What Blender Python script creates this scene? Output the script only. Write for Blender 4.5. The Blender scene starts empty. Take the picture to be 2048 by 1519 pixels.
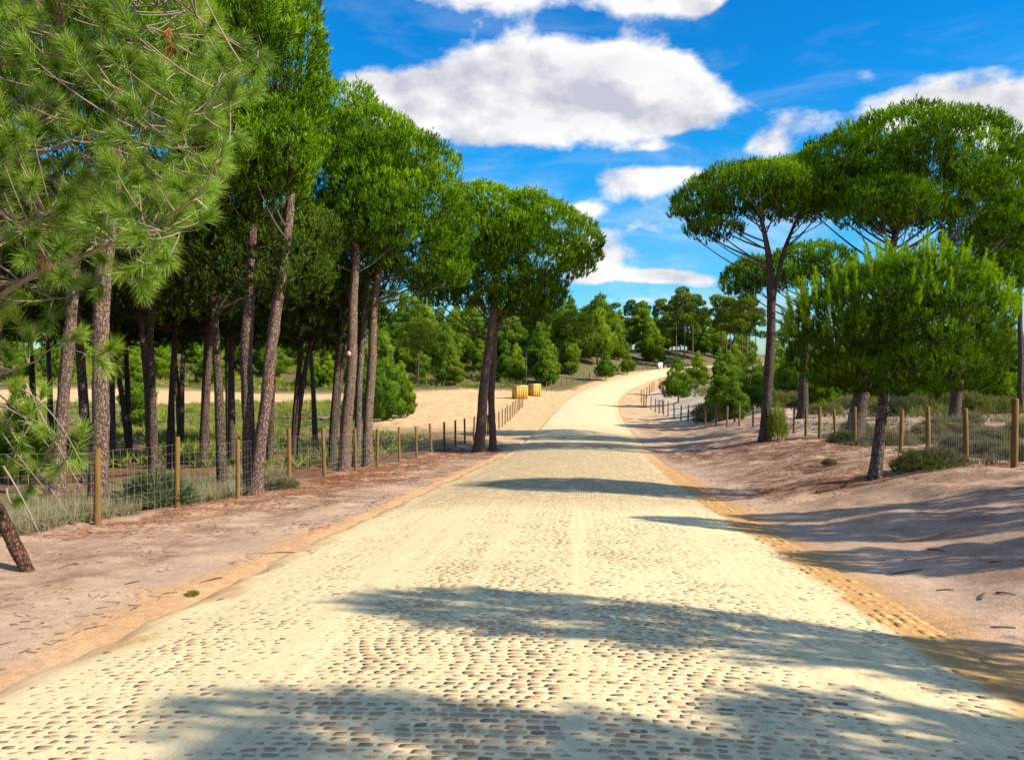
import bpy, math
import numpy as np
from mathutils import Vector

# ------------------------------------------------------------------ camera, sky, sun, exposure
S = bpy.context.scene
COL = S.collection
F_PX, CX, HZ, EYE = 1546.0, 1024.0, 720.0, 1.7     # focal length / principal column / horizon row of the 2048 px photograph

cam_d = bpy.data.cameras.new('camera')
cam_d.sensor_width = 36.0
cam_d.lens = F_PX / 2048.0 * 36.0
cam_d.clip_start, cam_d.clip_end = 0.05, 4000.0
cam = bpy.data.objects.new('camera', cam_d)
cam.location = (0, 0, EYE)
cam.rotation_euler = (math.radians(90.0) - math.atan(39.5 / F_PX), 0, 0)
COL.objects.link(cam)
S.camera = cam

SUN_EL = math.radians(31.0)
SUN_H = Vector((0.94, -0.34, 0)).normalized()     # horizontal direction towards the sun
EXPOSURE = 0.84
SKY_STRENGTH = 0.066

S.view_settings.view_transform = 'Standard'
S.view_settings.look = 'None'
S.view_settings.gamma = 1.0
S.view_settings.use_curve_mapping = False
S.view_settings.exposure = EXPOSURE
S.cycles.max_bounces = 6
S.cycles.diffuse_bounces = 3
S.cycles.glossy_bounces = 1
S.cycles.transmission_bounces = 3
S.cycles.transparent_max_bounces = 4
S.cycles.caustics_reflective = False
S.cycles.caustics_refractive = False


class NT:
    """small helper to wire shader nodes"""
    def __init__(self, tree):
        self.t = tree; self.n = tree.nodes; self.l = tree.links

    def node(self, typ, ins=None, **kw):
        nd = self.n.new(typ)
        for k, v in kw.items():
            setattr(nd, k, v)
        if ins:
            for k, v in ins.items():
                s = nd.inputs[k]
                if isinstance(v, bpy.types.NodeSocket):
                    self.l.new(v, s)
                else:
                    s.default_value = v
        return nd

    def math(self, op, a, b=None, c=None, clamp=False):
        ins = {0: a}
        if b is not None: ins[1] = b
        if c is not None: ins[2] = c
        return self.node('ShaderNodeMath', ins, operation=op, use_clamp=clamp).outputs[0]

    def vmath(self, op, a, b=None, out=0):
        ins = {0: a}
        if b is not None: ins[1] = b
        return self.node('ShaderNodeVectorMath', ins, operation=op).outputs[out]

    def mix(self, f, a, b, blend='MIX'):
        nd = self.n.new('ShaderNodeMix'); nd.data_type = 'RGBA'; nd.blend_type = blend
        for i, v in ((0, f), (6, a), (7, b)):
            if isinstance(v, bpy.types.NodeSocket): self.l.new(v, nd.inputs[i])
            else: nd.inputs[i].default_value = v if i == 0 else (tuple(v) + (1,))[:4]
        return nd.outputs[2]

    def noise(self, vec, scale, detail=3.0, rough=0.5, dist=0.0):
        return self.node('ShaderNodeTexNoise', {'Vector': vec, 'Scale': scale, 'Detail': detail, 'Roughness': rough, 'Distortion': dist}).outputs['Fac']

    def remap(self, v, a, b, c=0.0, d=1.0, smooth=False):
        return self.node('ShaderNodeMapRange', {'Value': v, 'From Min': a, 'From Max': b, 'To Min': c, 'To Max': d},
                         interpolation_type='SMOOTHSTEP' if smooth else 'LINEAR').outputs[0]


world = bpy.data.worlds.new('World')
S.world = world
world.use_nodes = True
w = NT(world.node_tree)
w.n.clear()
sky = w.n.new('ShaderNodeTexSky')
sky.sky_type = 'NISHITA'
sky.sun_disc = False
sky.sun_elevation = SUN_EL
sky.sun_rotation = math.atan2(SUN_H.x, SUN_H.y)
sky.air_density = 1.0
sky.dust_density = 0.3
sky.ozone_density = 2.0
D3 = w.node('ShaderNodeTexCoord').outputs['Generated']
sep = w.node('ShaderNodeSeparateXYZ', {0: D3})
AZ = w.math('ARCTAN2', sep.outputs[0], sep.outputs[1])
EL = w.math('ARCSINE', sep.outputs[2])
P2 = w.node('ShaderNodeCombineXYZ', {0: AZ, 1: EL, 2: 0.0}).outputs[0]

# cumulus: (u, v, half width, half height, weight) as seen from the road
CLOUDS = [(1150, 150, 150, 80, .95), (1010, 160, 120, 55, .7), (1300, 165, 100, 70, .85), (1180, 220, 190, 60, .9), (900, 200, 120, 60, .85), (790, 205, 110, 45, .95),
          (960, 250, 120, 45, .8), (1330, 215, 95, 60, .7), (720, 190, 60, 35, .5),
          (900, -10, 120, 40, .8), (1040, -16, 100, 38, .75), (790, -20, 80, 30, .65), (1240, -18, 100, 45, .75), (1405, -2, 55, 42, .85), (1320, -25, 80, 40, .6),
          (1560, 245, 95, 45, .75), (1530, 305, 60, 30, .8), (1720, 150, 45, 30, .65), (1860, 210, 120, 60, .8), (1990, 230, 110, 75, .95), (2030, 300, 70, 60, .8), (1780, 230, 80, 45, .6),
          (1330, 375, 110, 35, .48), (1230, 385, 80, 25, .4), (1150, 425, 50, 18, .8), (1200, 470, 110, 36, .5), (1250, 515, 80, 22, .6), (1350, 440, 110, 28, .36),
          (1170, 505, 80, 36, .5), (1260, 350, 100, 22, .5), (1380, 350, 60, 22, .55), (1190, 552, 50, 16, .7), (1340, 555, 75, 17, .85), (1290, 550, 60, 13, .6), (1420, 565, 60, 16, .6), (1310, 297, 80, 10, .35), (1390, 600, 90, 22, .4), (1240, 600, 120, 12, .4)]
field = None
for (u, v, ru, rv, wt) in CLOUDS:
    az = math.atan((u - CX) / F_PX); ca = math.cos(az)
    el = math.atan((HZ - v) / F_PX * ca)
    q = w.vmath('MULTIPLY', w.vmath('SUBTRACT', P2, (az, el, 0)), (F_PX / (ru * 1.05 * ca * ca), F_PX / (rv * 1.05 * ca), 0))
    g = w.math('EXPONENT', w.math('MULTIPLY', w.vmath('DOT_PRODUCT', q, q, out=1), -1.0))
    field = w.math('MULTIPLY', g, wt) if field is None else w.math('MULTIPLY_ADD', g, wt, field)
# unseen scattered clouds over the rest of the dome, added to whiten the fill light
DS = w.vmath('MULTIPLY', D3, (1, 1, 1.7))
big = w.remap(w.noise(DS, 2.6, 2.0), 0.465, 0.625, 0.0, 1.1, True)
inf = w.math('MULTIPLY', w.remap(w.math('ABSOLUTE', AZ), 0.55, 0.8, 1.0, 0.0, True), w.remap(EL, 0.43, 0.6, 1.0, 0.0, True))
field = w.math('ADD', field, w.math('MULTIPLY', big, w.math('SUBTRACT', 1.0, inf)))
n1 = w.noise(DS, 9.0, 7.0, 0.56)
DS2 = w.vmath('ADD', DS, (SUN_H.x * 0.014 + 0.004, SUN_H.y * 0.014, 0.026))
n2 = w.noise(DS2, 9.0, 5.0, 0.56)
dens_in = w.math('ADD', field, w.math('MULTIPLY', w.math('SUBTRACT', n1, 0.5), 1.9))
wisp = w.math('MULTIPLY', w.remap(w.noise(w.vmath('MULTIPLY', D3, (1, 1, 3.2)), 4.5, 6.0, 0.6, 0.6), 0.46, 0.78, 0, 0.62, True), w.remap(EL, 0.0, 0.34, 1.0, 0.25))
dens = w.math('MAXIMUM', w.remap(dens_in, 0.44, 0.84, 0, 1, True), wisp)
m1 = w.noise(DS, 4.2, 3.0, 0.5)
m2 = w.noise(w.vmath('ADD', DS, (SUN_H.x * 0.035, SUN_H.y * 0.035, 0.05)), 4.2, 3.0, 0.5)
relief = w.math('MULTIPLY_ADD', w.math('SUBTRACT', m1, m2), 2.6, w.math('MULTIPLY_ADD', w.math('SUBTRACT', n1, n2), 3.6, 0.72), clamp=True)
thick = w.remap(dens_in, 0.7, 1.7, 0.0, 0.43, True)
lit = w.math('SUBTRACT', relief, w.math('MULTIPLY', thick, w.remap(w.noise(DS, 5.0, 3.0), 0.35, 0.62)), clamp=True)
cloudc = w.mix(lit, (5.0, 5.1, 5.8), (9.3, 9.1, 8.9))
hsv = w.node('ShaderNodeHueSaturation', {'Hue': 0.495, 'Saturation': 1.45, 'Value': 1.25, 'Color': sky.outputs[0]}).outputs[0]
skyc = w.mix(1.0, hsv, w.mix(w.remap(EL, 0.0, 0.24), (0.55, 0.84, 1.10), (0.16, 1.10, 1.42)), 'MULTIPLY')
skyc = w.mix(w.math('MULTIPLY', dens, 0.97), skyc, cloudc)
bg = w.node('ShaderNodeBackground', {'Color': skyc, 'Strength': SKY_STRENGTH})
w.l.new(bg.outputs[0], w.node('ShaderNodeOutputWorld').inputs[0])

sun_d = bpy.data.lights.new('sun', 'SUN')
sun_d.energy = 5.0
sun_d.angle = math.radians(0.5)
sun_d.color = (1.0, 0.90, 0.72)
sun = bpy.data.objects.new('sun', sun_d)
to_sun = Vector((SUN_H.x * math.cos(SUN_EL), SUN_H.y * math.cos(SUN_EL), math.sin(SUN_EL)))
sun.rotation_euler = (-to_sun).to_track_quat('-Z', 'Y').to_euler()
sun.location = to_sun * 80
COL.objects.link(sun)

# ------------------------------------------------------------------ helpers
R = np.random.default_rng(11)


def sstep(a, b, x):
    t = np.clip((np.asarray(x, float) - a) / (b - a), 0, 1)
    return t * t * (3 - 2 * t)


def _h(ix, iy, iz, seed):
    n = (ix.astype(np.int64) * 374761393 + iy.astype(np.int64) * 668265263 + iz.astype(np.int64) * 2147483647 + seed * 1274126177) & 0xffffffff
    n = ((n ^ (n >> 13)) * 1274126177) & 0xffffffff
    n = n ^ (n >> 16)
    return (n & 0xffff) / 65535.0 * 2 - 1


def vn(x, y, seed=0):
    """2-D value noise in -1..1"""
    x = np.asarray(x, float); y = np.asarray(y, float)
    ix = np.floor(x); iy = np.floor(y); fx = x - ix; fy = y - iy
    fx = fx * fx * (3 - 2 * fx); fy = fy * fy * (3 - 2 * fy)
    z = np.zeros_like(ix)
    a = _h(ix, iy, z, seed); b = _h(ix + 1, iy, z, seed); c = _h(ix, iy + 1, z, seed); d = _h(ix + 1, iy + 1, z, seed)
    return (a * (1 - fx) + b * fx) * (1 - fy) + (c * (1 - fx) + d * fx) * fy


def mesh(name, verts, faces, mat, smooth=False, attrs=None, uv=None):
    """verts Nx3, faces MxK (K = 3 or 4) -> mesh datablock; attrs: {name: N floats or Nx3 colours}"""
    verts = np.ascontiguousarray(verts, np.float32); faces = np.ascontiguousarray(faces, np.int32)
    m, k = faces.shape
    me = bpy.data.meshes.new(name)
    me.vertices.add(len(verts)); me.vertices.foreach_set('co', verts.ravel())
    me.loops.add(m * k); me.loops.foreach_set('vertex_index', faces.ravel())
    me.polygons.add(m); me.polygons.foreach_set('loop_start', np.arange(0, m * k, k, dtype=np.int32))
    me.polygons.foreach_set('loop_total', np.full(m, k, np.int32))
    if smooth:
        me.polygons.foreach_set('use_smooth', np.ones(m, bool))
    for an, av in (attrs or {}).items():
        av = np.asarray(av, np.float32)
        if av.ndim == 1:
            me.attributes.new(an, 'FLOAT', 'POINT').data.foreach_set('value', av)
        else:
            c4 = np.ones((len(av), 4), np.float32); c4[:, :3] = av
            me.attributes.new(an, 'FLOAT_COLOR', 'POINT').data.foreach_set('color', c4.ravel())
    if uv is not None:
        l = me.uv_layers.new(name='UVMap')
        l.data.foreach_set('uv', np.asarray(uv, np.float32)[faces.ravel()].ravel())
    me.update(calc_edges=True)
    me.materials.append(mat)
    return me


def link(name, data, parent=None, loc=None, kind=None):
    o = bpy.data.objects.new(name, data); COL.objects.link(o)
    if parent is not None: o.parent = parent
    if loc is not None: o.location = loc
    if kind: o['kind'] = kind
    return o


def tag(o, label, cat, group=None):
    o['label'] = label; o['category'] = cat
    if group: o['group'] = group
    return o


def thing(name, loc, label, cat, group=None, rz=0.0, sc=1.0):
    o = bpy.data.objects.new(name, None); o.empty_display_size = 0.2
    COL.objects.link(o); o.location = loc; o.rotation_euler = (0, 0, rz); o.scale = (sc, sc, sc)
    return tag(o, label, cat, group)


def copy_tree(root, loc, rz, sc, label=None, group=None):
    r = root.copy(); COL.objects.link(r); r.location = loc; r.rotation_euler = (0, 0, rz); r.scale = (sc, sc, sc)
    if label: r['label'] = label
    if group: r['group'] = group
    for ch in root.children:
        c = ch.copy(); COL.objects.link(c); c.parent = r
        for g in ch.children:
            d = g.copy(); COL.objects.link(d); d.parent = c
    return r


def grid_faces(ny, nx):
    i = np.arange(ny - 1)[:, None] * nx + np.arange(nx - 1)[None, :]
    return np.stack([i, i + 1, i + 1 + nx, i + nx], -1).reshape(-1, 4)


def tube(path, rad, seg=8, amp=0.0, cap=True, seed=0, closed_top=True):
    """tapered tube through path; amp = relative bark relief"""
    path = np.asarray(path, float); n = len(path); rad = np.broadcast_to(np.asarray(rad, float), (n,))
    t = np.gradient(path, axis=0); t /= np.linalg.norm(t, axis=1)[:, None] + 1e-9
    ref = np.array([0.0, 1.0, 0.0]) if abs(t[0][1]) < 0.8 else np.array([1.0, 0, 0])
    a = np.cross(t, ref); a /= np.linalg.norm(a, axis=1)[:, None] + 1e-9
    b = np.cross(t, a)
    th = np.linspace(0, 2 * np.pi, seg, endpoint=False)
    rr = np.repeat(rad[:, None], seg, 1)
    if amp:
        s = np.concatenate([[0], np.cumsum(np.linalg.norm(np.diff(path, axis=0), axis=1))])
        ss = np.repeat(s[:, None], seg, 1); tt = np.repeat(np.arange(seg)[None, :], n, 0)
        rr = rr * (1 + amp * (vn(tt * 0.9, ss * 9, seed) * 0.7 + vn(tt * 0.35, ss * 3, seed + 1) * 0.7))
    v = path[:, None, :] + rr[..., None] * (np.cos(th)[None, :, None] * a[:, None, :] + np.sin(th)[None, :, None] * b[:, None, :])
    v = v.reshape(-1, 3)
    i = np.arange(n - 1)[:, None] * seg; j = np.arange(seg)[None, :]; j2 = (j + 1) % seg
    f = np.stack([i + j, i + j2, i + seg + j2, i + seg + j], -1).reshape(-1, 4)
    if cap:
        v = np.vstack([v, path[-1:]]); k = len(v) - 1; base = (n - 1) * seg
        jj = np.arange(0, seg)
        f = np.vstack([f, np.stack([base + jj, base + (jj + 1) % seg, np.full(seg, k), np.full(seg, k)], -1)])
    return v, f


class MB:
    """collects quads (degenerate quads become triangles) into one mesh"""
    def __init__(self): self.v = []; self.f = []; self.n = 0; self.t = []

    def add(self, v, f, tint=0.5):
        v = np.asarray(v, float); f = np.asarray(f, int)
        if f.shape[1] == 3: f = np.hstack([f, f[:, 2:3]])
        self.v.append(v); self.f.append(f + self.n); self.n += len(v)
        self.t.append(np.broadcast_to(np.asarray(tint, float), (len(v),)))

    def box(self, c, s, rz=0.0, tint=0.5):
        x, y, z = np.array(s) / 2
        v = np.array([[-x, -y, -z], [x, -y, -z], [x, y, -z], [-x, y, -z], [-x, -y, z], [x, -y, z], [x, y, z], [-x, y, z]])
        cr, sr = math.cos(rz), math.sin(rz)
        v = np.stack([v[:, 0] * cr - v[:, 1] * sr, v[:, 0] * sr + v[:, 1] * cr, v[:, 2]], 1) + np.array(c)
        self.add(v, [[0, 3, 2, 1], [4, 5, 6, 7], [0, 1, 5, 4], [1, 2, 6, 5], [2, 3, 7, 6], [3, 0, 4, 7]], tint)

    def mesh(self, name, mat, smooth=False):
        v = np.vstack(self.v); f = np.vstack(self.f); t = np.concatenate(self.t)
        tri = f[:, 2] == f[:, 3]
        if tri.any():
            q = f[~tri]; f = np.vstack([f[tri][:, :3], q[:, [0, 1, 2]], q[:, [0, 2, 3]]])
        return mesh(name, v, f, mat, smooth, {'tint': t})


def W(u, v, Y):
    """the point at depth Y seen at pixel (u, v) of the photograph"""
    return np.array([(u - CX) / F_PX * Y, Y, EYE + (HZ - v) / F_PX * Y])


# ------------------------------------------------------------------ the lie of the land
_py = np.array([-60, -20, 0, 15, 30, 40, 50, 61, 75, 90, 100, 115, 130, 150, 165, 200, 300, 700, 1500])
_pz = np.array([2.5, 1.4, 0, -1.17, -2.28, -2.83, -3.22, -3.48, -3.6, -3.58, -3.4, -2.6, -1.5, -.3, .2, 1.0, 2.5, 6, 12.])
_fy = np.arange(-80, 1500, 1.0)
_fz = np.interp(_fy, _py, _pz)
_k = np.exp(-0.5 * (np.arange(-12, 13) / 4.0) ** 2); _k /= _k.sum()
_fz = np.convolve(np.pad(_fz, 12, mode='edge'), _k, 'valid')
_cy = np.array([-60, 0, 15, 28.7, 45, 61, 80, 100, 115, 130, 145, 160, 175, 190, 1500.])
_cxv = np.array([-5.5, -.42, .87, 2.25, 4.0, 5.6, 7.6, 10.3, 14.1, 20.4, 27.4, 35.2, 47, 66, 400.])
_fx = np.interp(_fy, _cy, _cxv)
_fx = np.convolve(np.pad(_fx, 12, mode='edge'), _k, 'valid')
_fx[_fy < 25] = np.interp(_fy[_fy < 25], _cy, _cxv)


def prof(y): return np.interp(y, _fy, _fz)
def cxl(y): return np.interp(y, _fy, _fx)


def dlat(x, y):
    """signed distance from the centre line of the road, right positive"""
    sl = (cxl(np.asarray(y) + 1.0) - cxl(np.asarray(y) - 1.0)) / 2
    return (x - cxl(y)) / np.sqrt(1 + sl ** 2)


def gz(x, y, fine=True):
    x = np.asarray(x, float); y = np.asarray(y, float)
    d = dlat(x, y)
    z = prof(y)
    z = z + sstep(3.5, 9, d) * 0.72 * (1 - sstep(25, 58, y))
    z = z + sstep(6, 15, d) * sstep(28, 46, y) * 1.25 * (1 - sstep(98, 130, y))
    z = z + sstep(5, 25, -d) * sstep(108, 165, y) * 3.2
    ad = np.abs(d)
    z = z + vn(x / 7, y / 7, 3) * 0.22 * sstep(7, 14, ad) + vn(x / 30, y / 30, 4) * 1.0 * sstep(25, 60, ad)
    if fine:
        off = sstep(3.3, 4.6, ad)
        z = z + off * (vn(x / 1.1, y / 1.1, 5) * 0.06 + vn(x / .5, y / .5, 6) * 0.04 + vn(x / .22, y / .22, 7) * 0.017)
        dune = sstep(4.2, 6.5, d) * (1 - sstep(15.0, 19, y))
        z = z + dune * (0.038 * np.sin(y * 3.0 + 2.2 * vn(x / 2.2, y / 2.2, 8) + x * 0.55) * (0.6 + 0.5 * vn(x / 1.4, y / 1.4, 9)))
        z = z - 0.06 * (1 - sstep(3.0, 3.5, ad))
    return z


def G(u, Y, sink=0.0):
    x = (u - CX) / F_PX * Y
    return np.array([x, Y, float(gz(x, Y)) - sink])


# ------------------------------------------------------------------ materials
def new_mat(name):
    m = bpy.data.materials.new(name); m.use_nodes = True
    t = NT(m.node_tree); t.n.clear()
    return m, t, t.node('ShaderNodeOutputMaterial')


def mat_ground():
    m, t, out = new_mat('sandy_ground')
    pos = t.node('ShaderNodeNewGeometry').outputs['Position']
    col = t.node('ShaderNodeAttribute', attribute_name='col').outputs['Color']
    lit = t.node('ShaderNodeAttribute', attribute_name='litter').outputs['Fac']
    nA = t.noise(pos, 0.9, 5, 0.6); nB = t.noise(pos, 9, 6, 0.7); nC = t.noise(pos, 55, 3, 0.6)
    c = t.mix(1.0, col, t.mix(nA, (0.72, 0.70, 0.72), (1.28, 1.25, 1.18)), 'MULTIPLY')
    c = t.mix(1.0, c, t.mix(t.remap(nB, .3, .7), (0.74, 0.74, 0.76), (1.18, 1.16, 1.12)), 'MULTIPLY')
    c = t.mix(1.0, c, t.mix(t.remap(nC, .3, .7), (0.84, 0.83, 0.82), (1.12, 1.11, 1.1)), 'MULTIPLY')
    # pine-needle litter: thin reddish fibres lying in drifts
    st = t.vmath('MULTIPLY', pos, (1, 2.6, 1))
    f1 = t.noise(st, 16, 6, 0.75, 1.2); f2 = t.noise(pos, 1.6, 4, 0.6)
    k = t.math('MULTIPLY', t.remap(t.math('ADD', f1, t.math('MULTIPLY', f2, 0.9)), 0.94, 1.08), t.math('MULTIPLY', lit, 1.25), clamp=True)
    k0 = t.math('MULTIPLY', t.remap(f2, 0.34, 0.58), t.math('MULTIPLY', lit, 0.95), clamp=True)
    c = t.mix(k0, c, (0.27, 0.135, 0.08))
    c = t.mix(k, c, t.mix(f1, (0.05, 0.028, 0.02), (0.26, 0.12, 0.065)))
    h = t.math('MULTIPLY_ADD', nC, 0.35, t.math('MULTIPLY_ADD', nB, 1.0, t.math('MULTIPLY', k, 0.25)))
    bump = t.node('ShaderNodeBump', {'Strength': 0.5, 'Distance': 0.035, 'Height': h})
    b = t.node('ShaderNodeBsdfPrincipled', {'Base Color': c, 'Roughness': 0.95, 'Specular IOR Level': 0.1, 'Normal': bump.outputs[0]})
    t.l.new(b.outputs[0], out.inputs[0])
    return m


def mat_road():
    m, t, out = new_mat('sanded_cobble_road')
    pos = t.node('ShaderNodeNewGeometry').outputs['Position']
    uv = t.node('ShaderNodeUVMap', uv_map='UVMap').outputs[0]
    col = t.node('ShaderNodeAttribute', attribute_name='col').outputs['Color']
    nA = t.noise(pos, 0.7, 5, 0.6); nB = t.noise(pos, 12, 6, 0.7); nC = t.noise(pos, 90, 3, 0.6)
    c = t.mix(1.0, col, t.mix(nA, (0.86, 0.85, 0.84), (1.12, 1.12, 1.12)), 'MULTIPLY')
    c = t.mix(1.0, c, t.mix(t.remap(nB, .3, .7), (0.88, 0.87, 0.85), (1.08, 1.08, 1.08)), 'MULTIPLY')
    c = t.mix(1.0, c, t.mix(t.remap(nC, .3, .7), (0.86, 0.86, 0.86), (1.10, 1.10, 1.1)), 'MULTIPLY')
    su = t.node('ShaderNodeSeparateXYZ', {0: uv})
    # long drag marks of tyres in the sand
    trk = t.noise(t.vmath('MULTIPLY', uv, (14, 0.25, 0)), 1.0, 4, 0.6)
    c = t.mix(1.0, c, t.mix(t.remap(trk, .35, .65), (0.9, 0.89, 0.87), (1.06, 1.06, 1.06)), 'MULTIPLY')
    # far from the camera the stone tops are only print: beyond the built cobbles
    uvd = t.vmath('ADD', uv, t.vmath('MULTIPLY', t.vmath('SUBTRACT', t.node('ShaderNodeTexNoise', {'Vector': uv, 'Scale': 9.0}).outputs['Color'], (.5, .5, .5)), (0.035, 0.03, 0)))
    br = t.node('ShaderNodeTexBrick', {'Vector': uvd, 'Scale': 1.0, 'Brick Width': 0.108, 'Row Height': 0.069, 'Mortar Size': 0.012, 'Mortar Smooth': 0.3, 'Color1': (0, 0, 0, 1), 'Color2': (1, 1, 1, 1), 'Mortar': (0, 0, 0, 1)})
    stone = t.math('SUBTRACT', 1.0, br.outputs['Fac'])
    sid = t.node('ShaderNodeSeparateColor', {0: br.outputs['Color']}).outputs[0]
    patch = t.noise(t.vmath('MULTIPLY', uv, (2.0, 5.0, 0)), 1.0, 5, 0.65)
    vis = t.remap(t.math('ADD', t.math('ADD', t.math('MULTIPLY', sid, 0.35), patch), t.math('MULTIPLY', t.noise(uv, 22, 2), 0.35)), 0.62, 0.86)
    far = t.math('MULTIPLY', t.remap(su.outputs[1], 13.5, 15.5), t.remap(su.outputs[1], 45.0, 62.0, 1.0, 0.1))
    edge = t.remap(t.math('ABSOLUTE', su.outputs[0]), 2.7, 3.05, 1.0, 0.2)
    k = t.math('MULTIPLY', t.math('MULTIPLY', stone, vis), t.math('MULTIPLY', far, edge), clamp=True)
    c = t.mix(k, c, t.mix(sid, (0.24, 0.13, 0.075), (0.38, 0.24, 0.135)))
    h = t.math('MULTIPLY_ADD', nC, 0.25, t.math('MULTIPLY_ADD', nB, 0.8, t.math('MULTIPLY', k, 0.6)))
    bump = t.node('ShaderNodeBump', {'Strength': 0.5, 'Distance': 0.012, 'Height': h})
    b = t.node('ShaderNodeBsdfPrincipled', {'Base Color': c, 'Roughness': 0.95, 'Specular IOR Level': 0.1, 'Normal': bump.outputs[0]})
    t.l.new(b.outputs[0], out.inputs[0])
    return m


def mat_stone(name, ramp, dusty):
    m, t, out = new_mat(name)
    pos = t.node('ShaderNodeNewGeometry').outputs['Position']
    tint = t.node('ShaderNodeAttribute', attribute_name='tint').outputs['Fac']
    cr = t.node('ShaderNodeValToRGB', {0: tint})
    e = cr.color_ramp.elements
    e[0].color = ramp[0] + (1,); e[1].color = ramp[-1] + (1,)
    for i, c in enumerate(ramp[1:-1]):
        e.new((i + 1) / (len(ramp) - 1)).color = c + (1,)
    nB = t.noise(pos, 30, 5, 0.7); nC = t.noise(pos, 140, 3, 0.6)
    c = t.mix(1.0, cr.outputs[0], t.mix(nC, (0.6, 0.6, 0.6), (1.4, 1.38, 1.35)), 'MULTIPLY')
    nD = t.noise(pos, 7, 6, 0.72)
    c = t.mix(t.remap(t.math('MULTIPLY_ADD', nB, 0.6, nD), 0.80, 0.95, 0.10, 0.95), c, dusty)
    bump = t.node('ShaderNodeBump', {'Strength': 0.3, 'Distance': 0.006, 'Height': t.math('ADD', nB, t.math('MULTIPLY', nC, 0.4))})
    b = t.node('ShaderNodeBsdfPrincipled', {'Base Color': c, 'Roughness': 0.9, 'Specular IOR Level': 0.15, 'Normal': bump.outputs[0]})
    t.l.new(b.outputs[0], out.inputs[0])
    return m


def mat_bark(name, plate, plate2, fissure, scale=13.0):
    m, t, out = new_mat(name)
    oc = t.node('ShaderNodeTexCoord').outputs['Object']
    rnd = t.node('ShaderNodeObjectInfo').outputs['Random']
    p = t.vmath('MULTIPLY', oc, (1, 1, 0.36))
    p = t.vmath('ADD', p, t.vmath('MULTIPLY', t.node('ShaderNodeTexNoise', {'Vector': oc, 'Scale': 7.0, 'Detail': 4.0}).outputs['Color'], (.10, .10, .06)))
    v1 = t.node('ShaderNodeTexVoronoi', {'Vector': p, 'Scale': scale}, feature='DISTANCE_TO_EDGE').outputs['Distance']
    v2 = t.node('ShaderNodeTexVoronoi', {'Vector': p, 'Scale': scale})
    nB = t.noise(oc, 26, 5, 0.7); nA = t.noise(oc, 2.2, 3, 0.6)
    fis = t.remap(t.math('ADD', v1, t.math('MULTIPLY', t.math('SUBTRACT', nB, 0.5), 0.34)), -0.02, 0.16)
    pc = t.mix(t.node('ShaderNodeSeparateColor', {0: v2.outputs['Color']}).outputs[0], plate, plate2)
    pc = t.mix(t.remap(nA, 0.55, 0.72, 0, 0.6), pc, (0.33, 0.15, 0.085))
    pc = t.mix(1.0, pc, t.mix(nB, (0.5, 0.5, 0.5), (1.5, 1.48, 1.46)), 'MULTIPLY')
    c = t.mix(fis, fissure, pc)
    c = t.mix(1.0, c, t.mix(rnd, (0.8, 0.8, 0.82), (1.18, 1.15, 1.1)), 'MULTIPLY')
    bump = t.node('ShaderNodeBump', {'Strength': 0.9, 'Distance': 0.03, 'Height': t.math('MULTIPLY_ADD', nB, 0.4, fis)})
    b = t.node('ShaderNodeBsdfPrincipled', {'Base Color': c, 'Roughness': 0.92, 'Specular IOR Level': 0.15, 'Normal': bump.outputs[0]})
    t.l.new(b.outputs[0], out.inputs[0])
    return m


def mat_leaf(name, dark, mid, bright, transl=0.3, gloss=0.0, vary=0.25):
    m, t, out = new_mat(name)
    tint = t.node('ShaderNodeAttribute', attribute_name='tint').outputs['Fac']
    rnd = t.node('ShaderNodeObjectInfo').outputs['Random']
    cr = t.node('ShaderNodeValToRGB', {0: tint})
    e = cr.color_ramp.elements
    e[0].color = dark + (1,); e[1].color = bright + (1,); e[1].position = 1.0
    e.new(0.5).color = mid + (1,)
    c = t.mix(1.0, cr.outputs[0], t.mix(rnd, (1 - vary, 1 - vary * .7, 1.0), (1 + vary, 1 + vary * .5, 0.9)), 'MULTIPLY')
    d = t.node('ShaderNodeBsdfDiffuse', {'Color': c})
    tr = t.node('ShaderNodeBsdfTranslucent', {'Color': t.mix(1.0, c, (1.25, 1.2, 0.7), 'MULTIPLY')})
    sh = t.node('ShaderNodeMixShader', {0: transl, 1: d.outputs[0], 2: tr.outputs[0]}).outputs[0]
    if gloss:
        gl = t.node('ShaderNodeBsdfGlossy', {'Color': (0.8, 0.85, 0.8, 1), 'Roughness': 0.38})
        sh = t.node('ShaderNodeMixShader', {0: gloss, 1: sh, 2: gl.outputs[0]}).outputs[0]
    t.l.new(sh, out.inputs[0])
    return m


def mat_plain(name, col, rough=0.8, var=0.25, scale=20.0, metallic=0.0, stretch=(1, 1, 1), bumpd=0.004):
    m, t, out = new_mat(name)
    oc = t.node('ShaderNodeTexCoord').outputs['Object']
    tint = t.node('ShaderNodeAttribute', attribute_name='tint').outputs['Fac']
    p = t.vmath('MULTIPLY', oc, stretch)
    n = t.noise(p, scale, 5, 0.65)
    c = t.mix(1.0, col, t.mix(n, (1 - var * 1.6,) * 3, (1 + var * 1.6,) * 3), 'MULTIPLY')
    c = t.mix(1.0, c, t.mix(tint, (0.7, 0.7, 0.7), (1.3, 1.3, 1.3)), 'MULTIPLY')
    bump = t.node('ShaderNodeBump', {'Strength': 0.6, 'Distance': bumpd, 'Height': n})
    b = t.node('ShaderNodeBsdfPrincipled', {'Base Color': c, 'Roughness': rough, 'Metallic': metallic, 'Specular IOR Level': 0.2, 'Normal': bump.outputs[0]})
    t.l.new(b.outputs[0], out.inputs[0])
    return m


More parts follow.
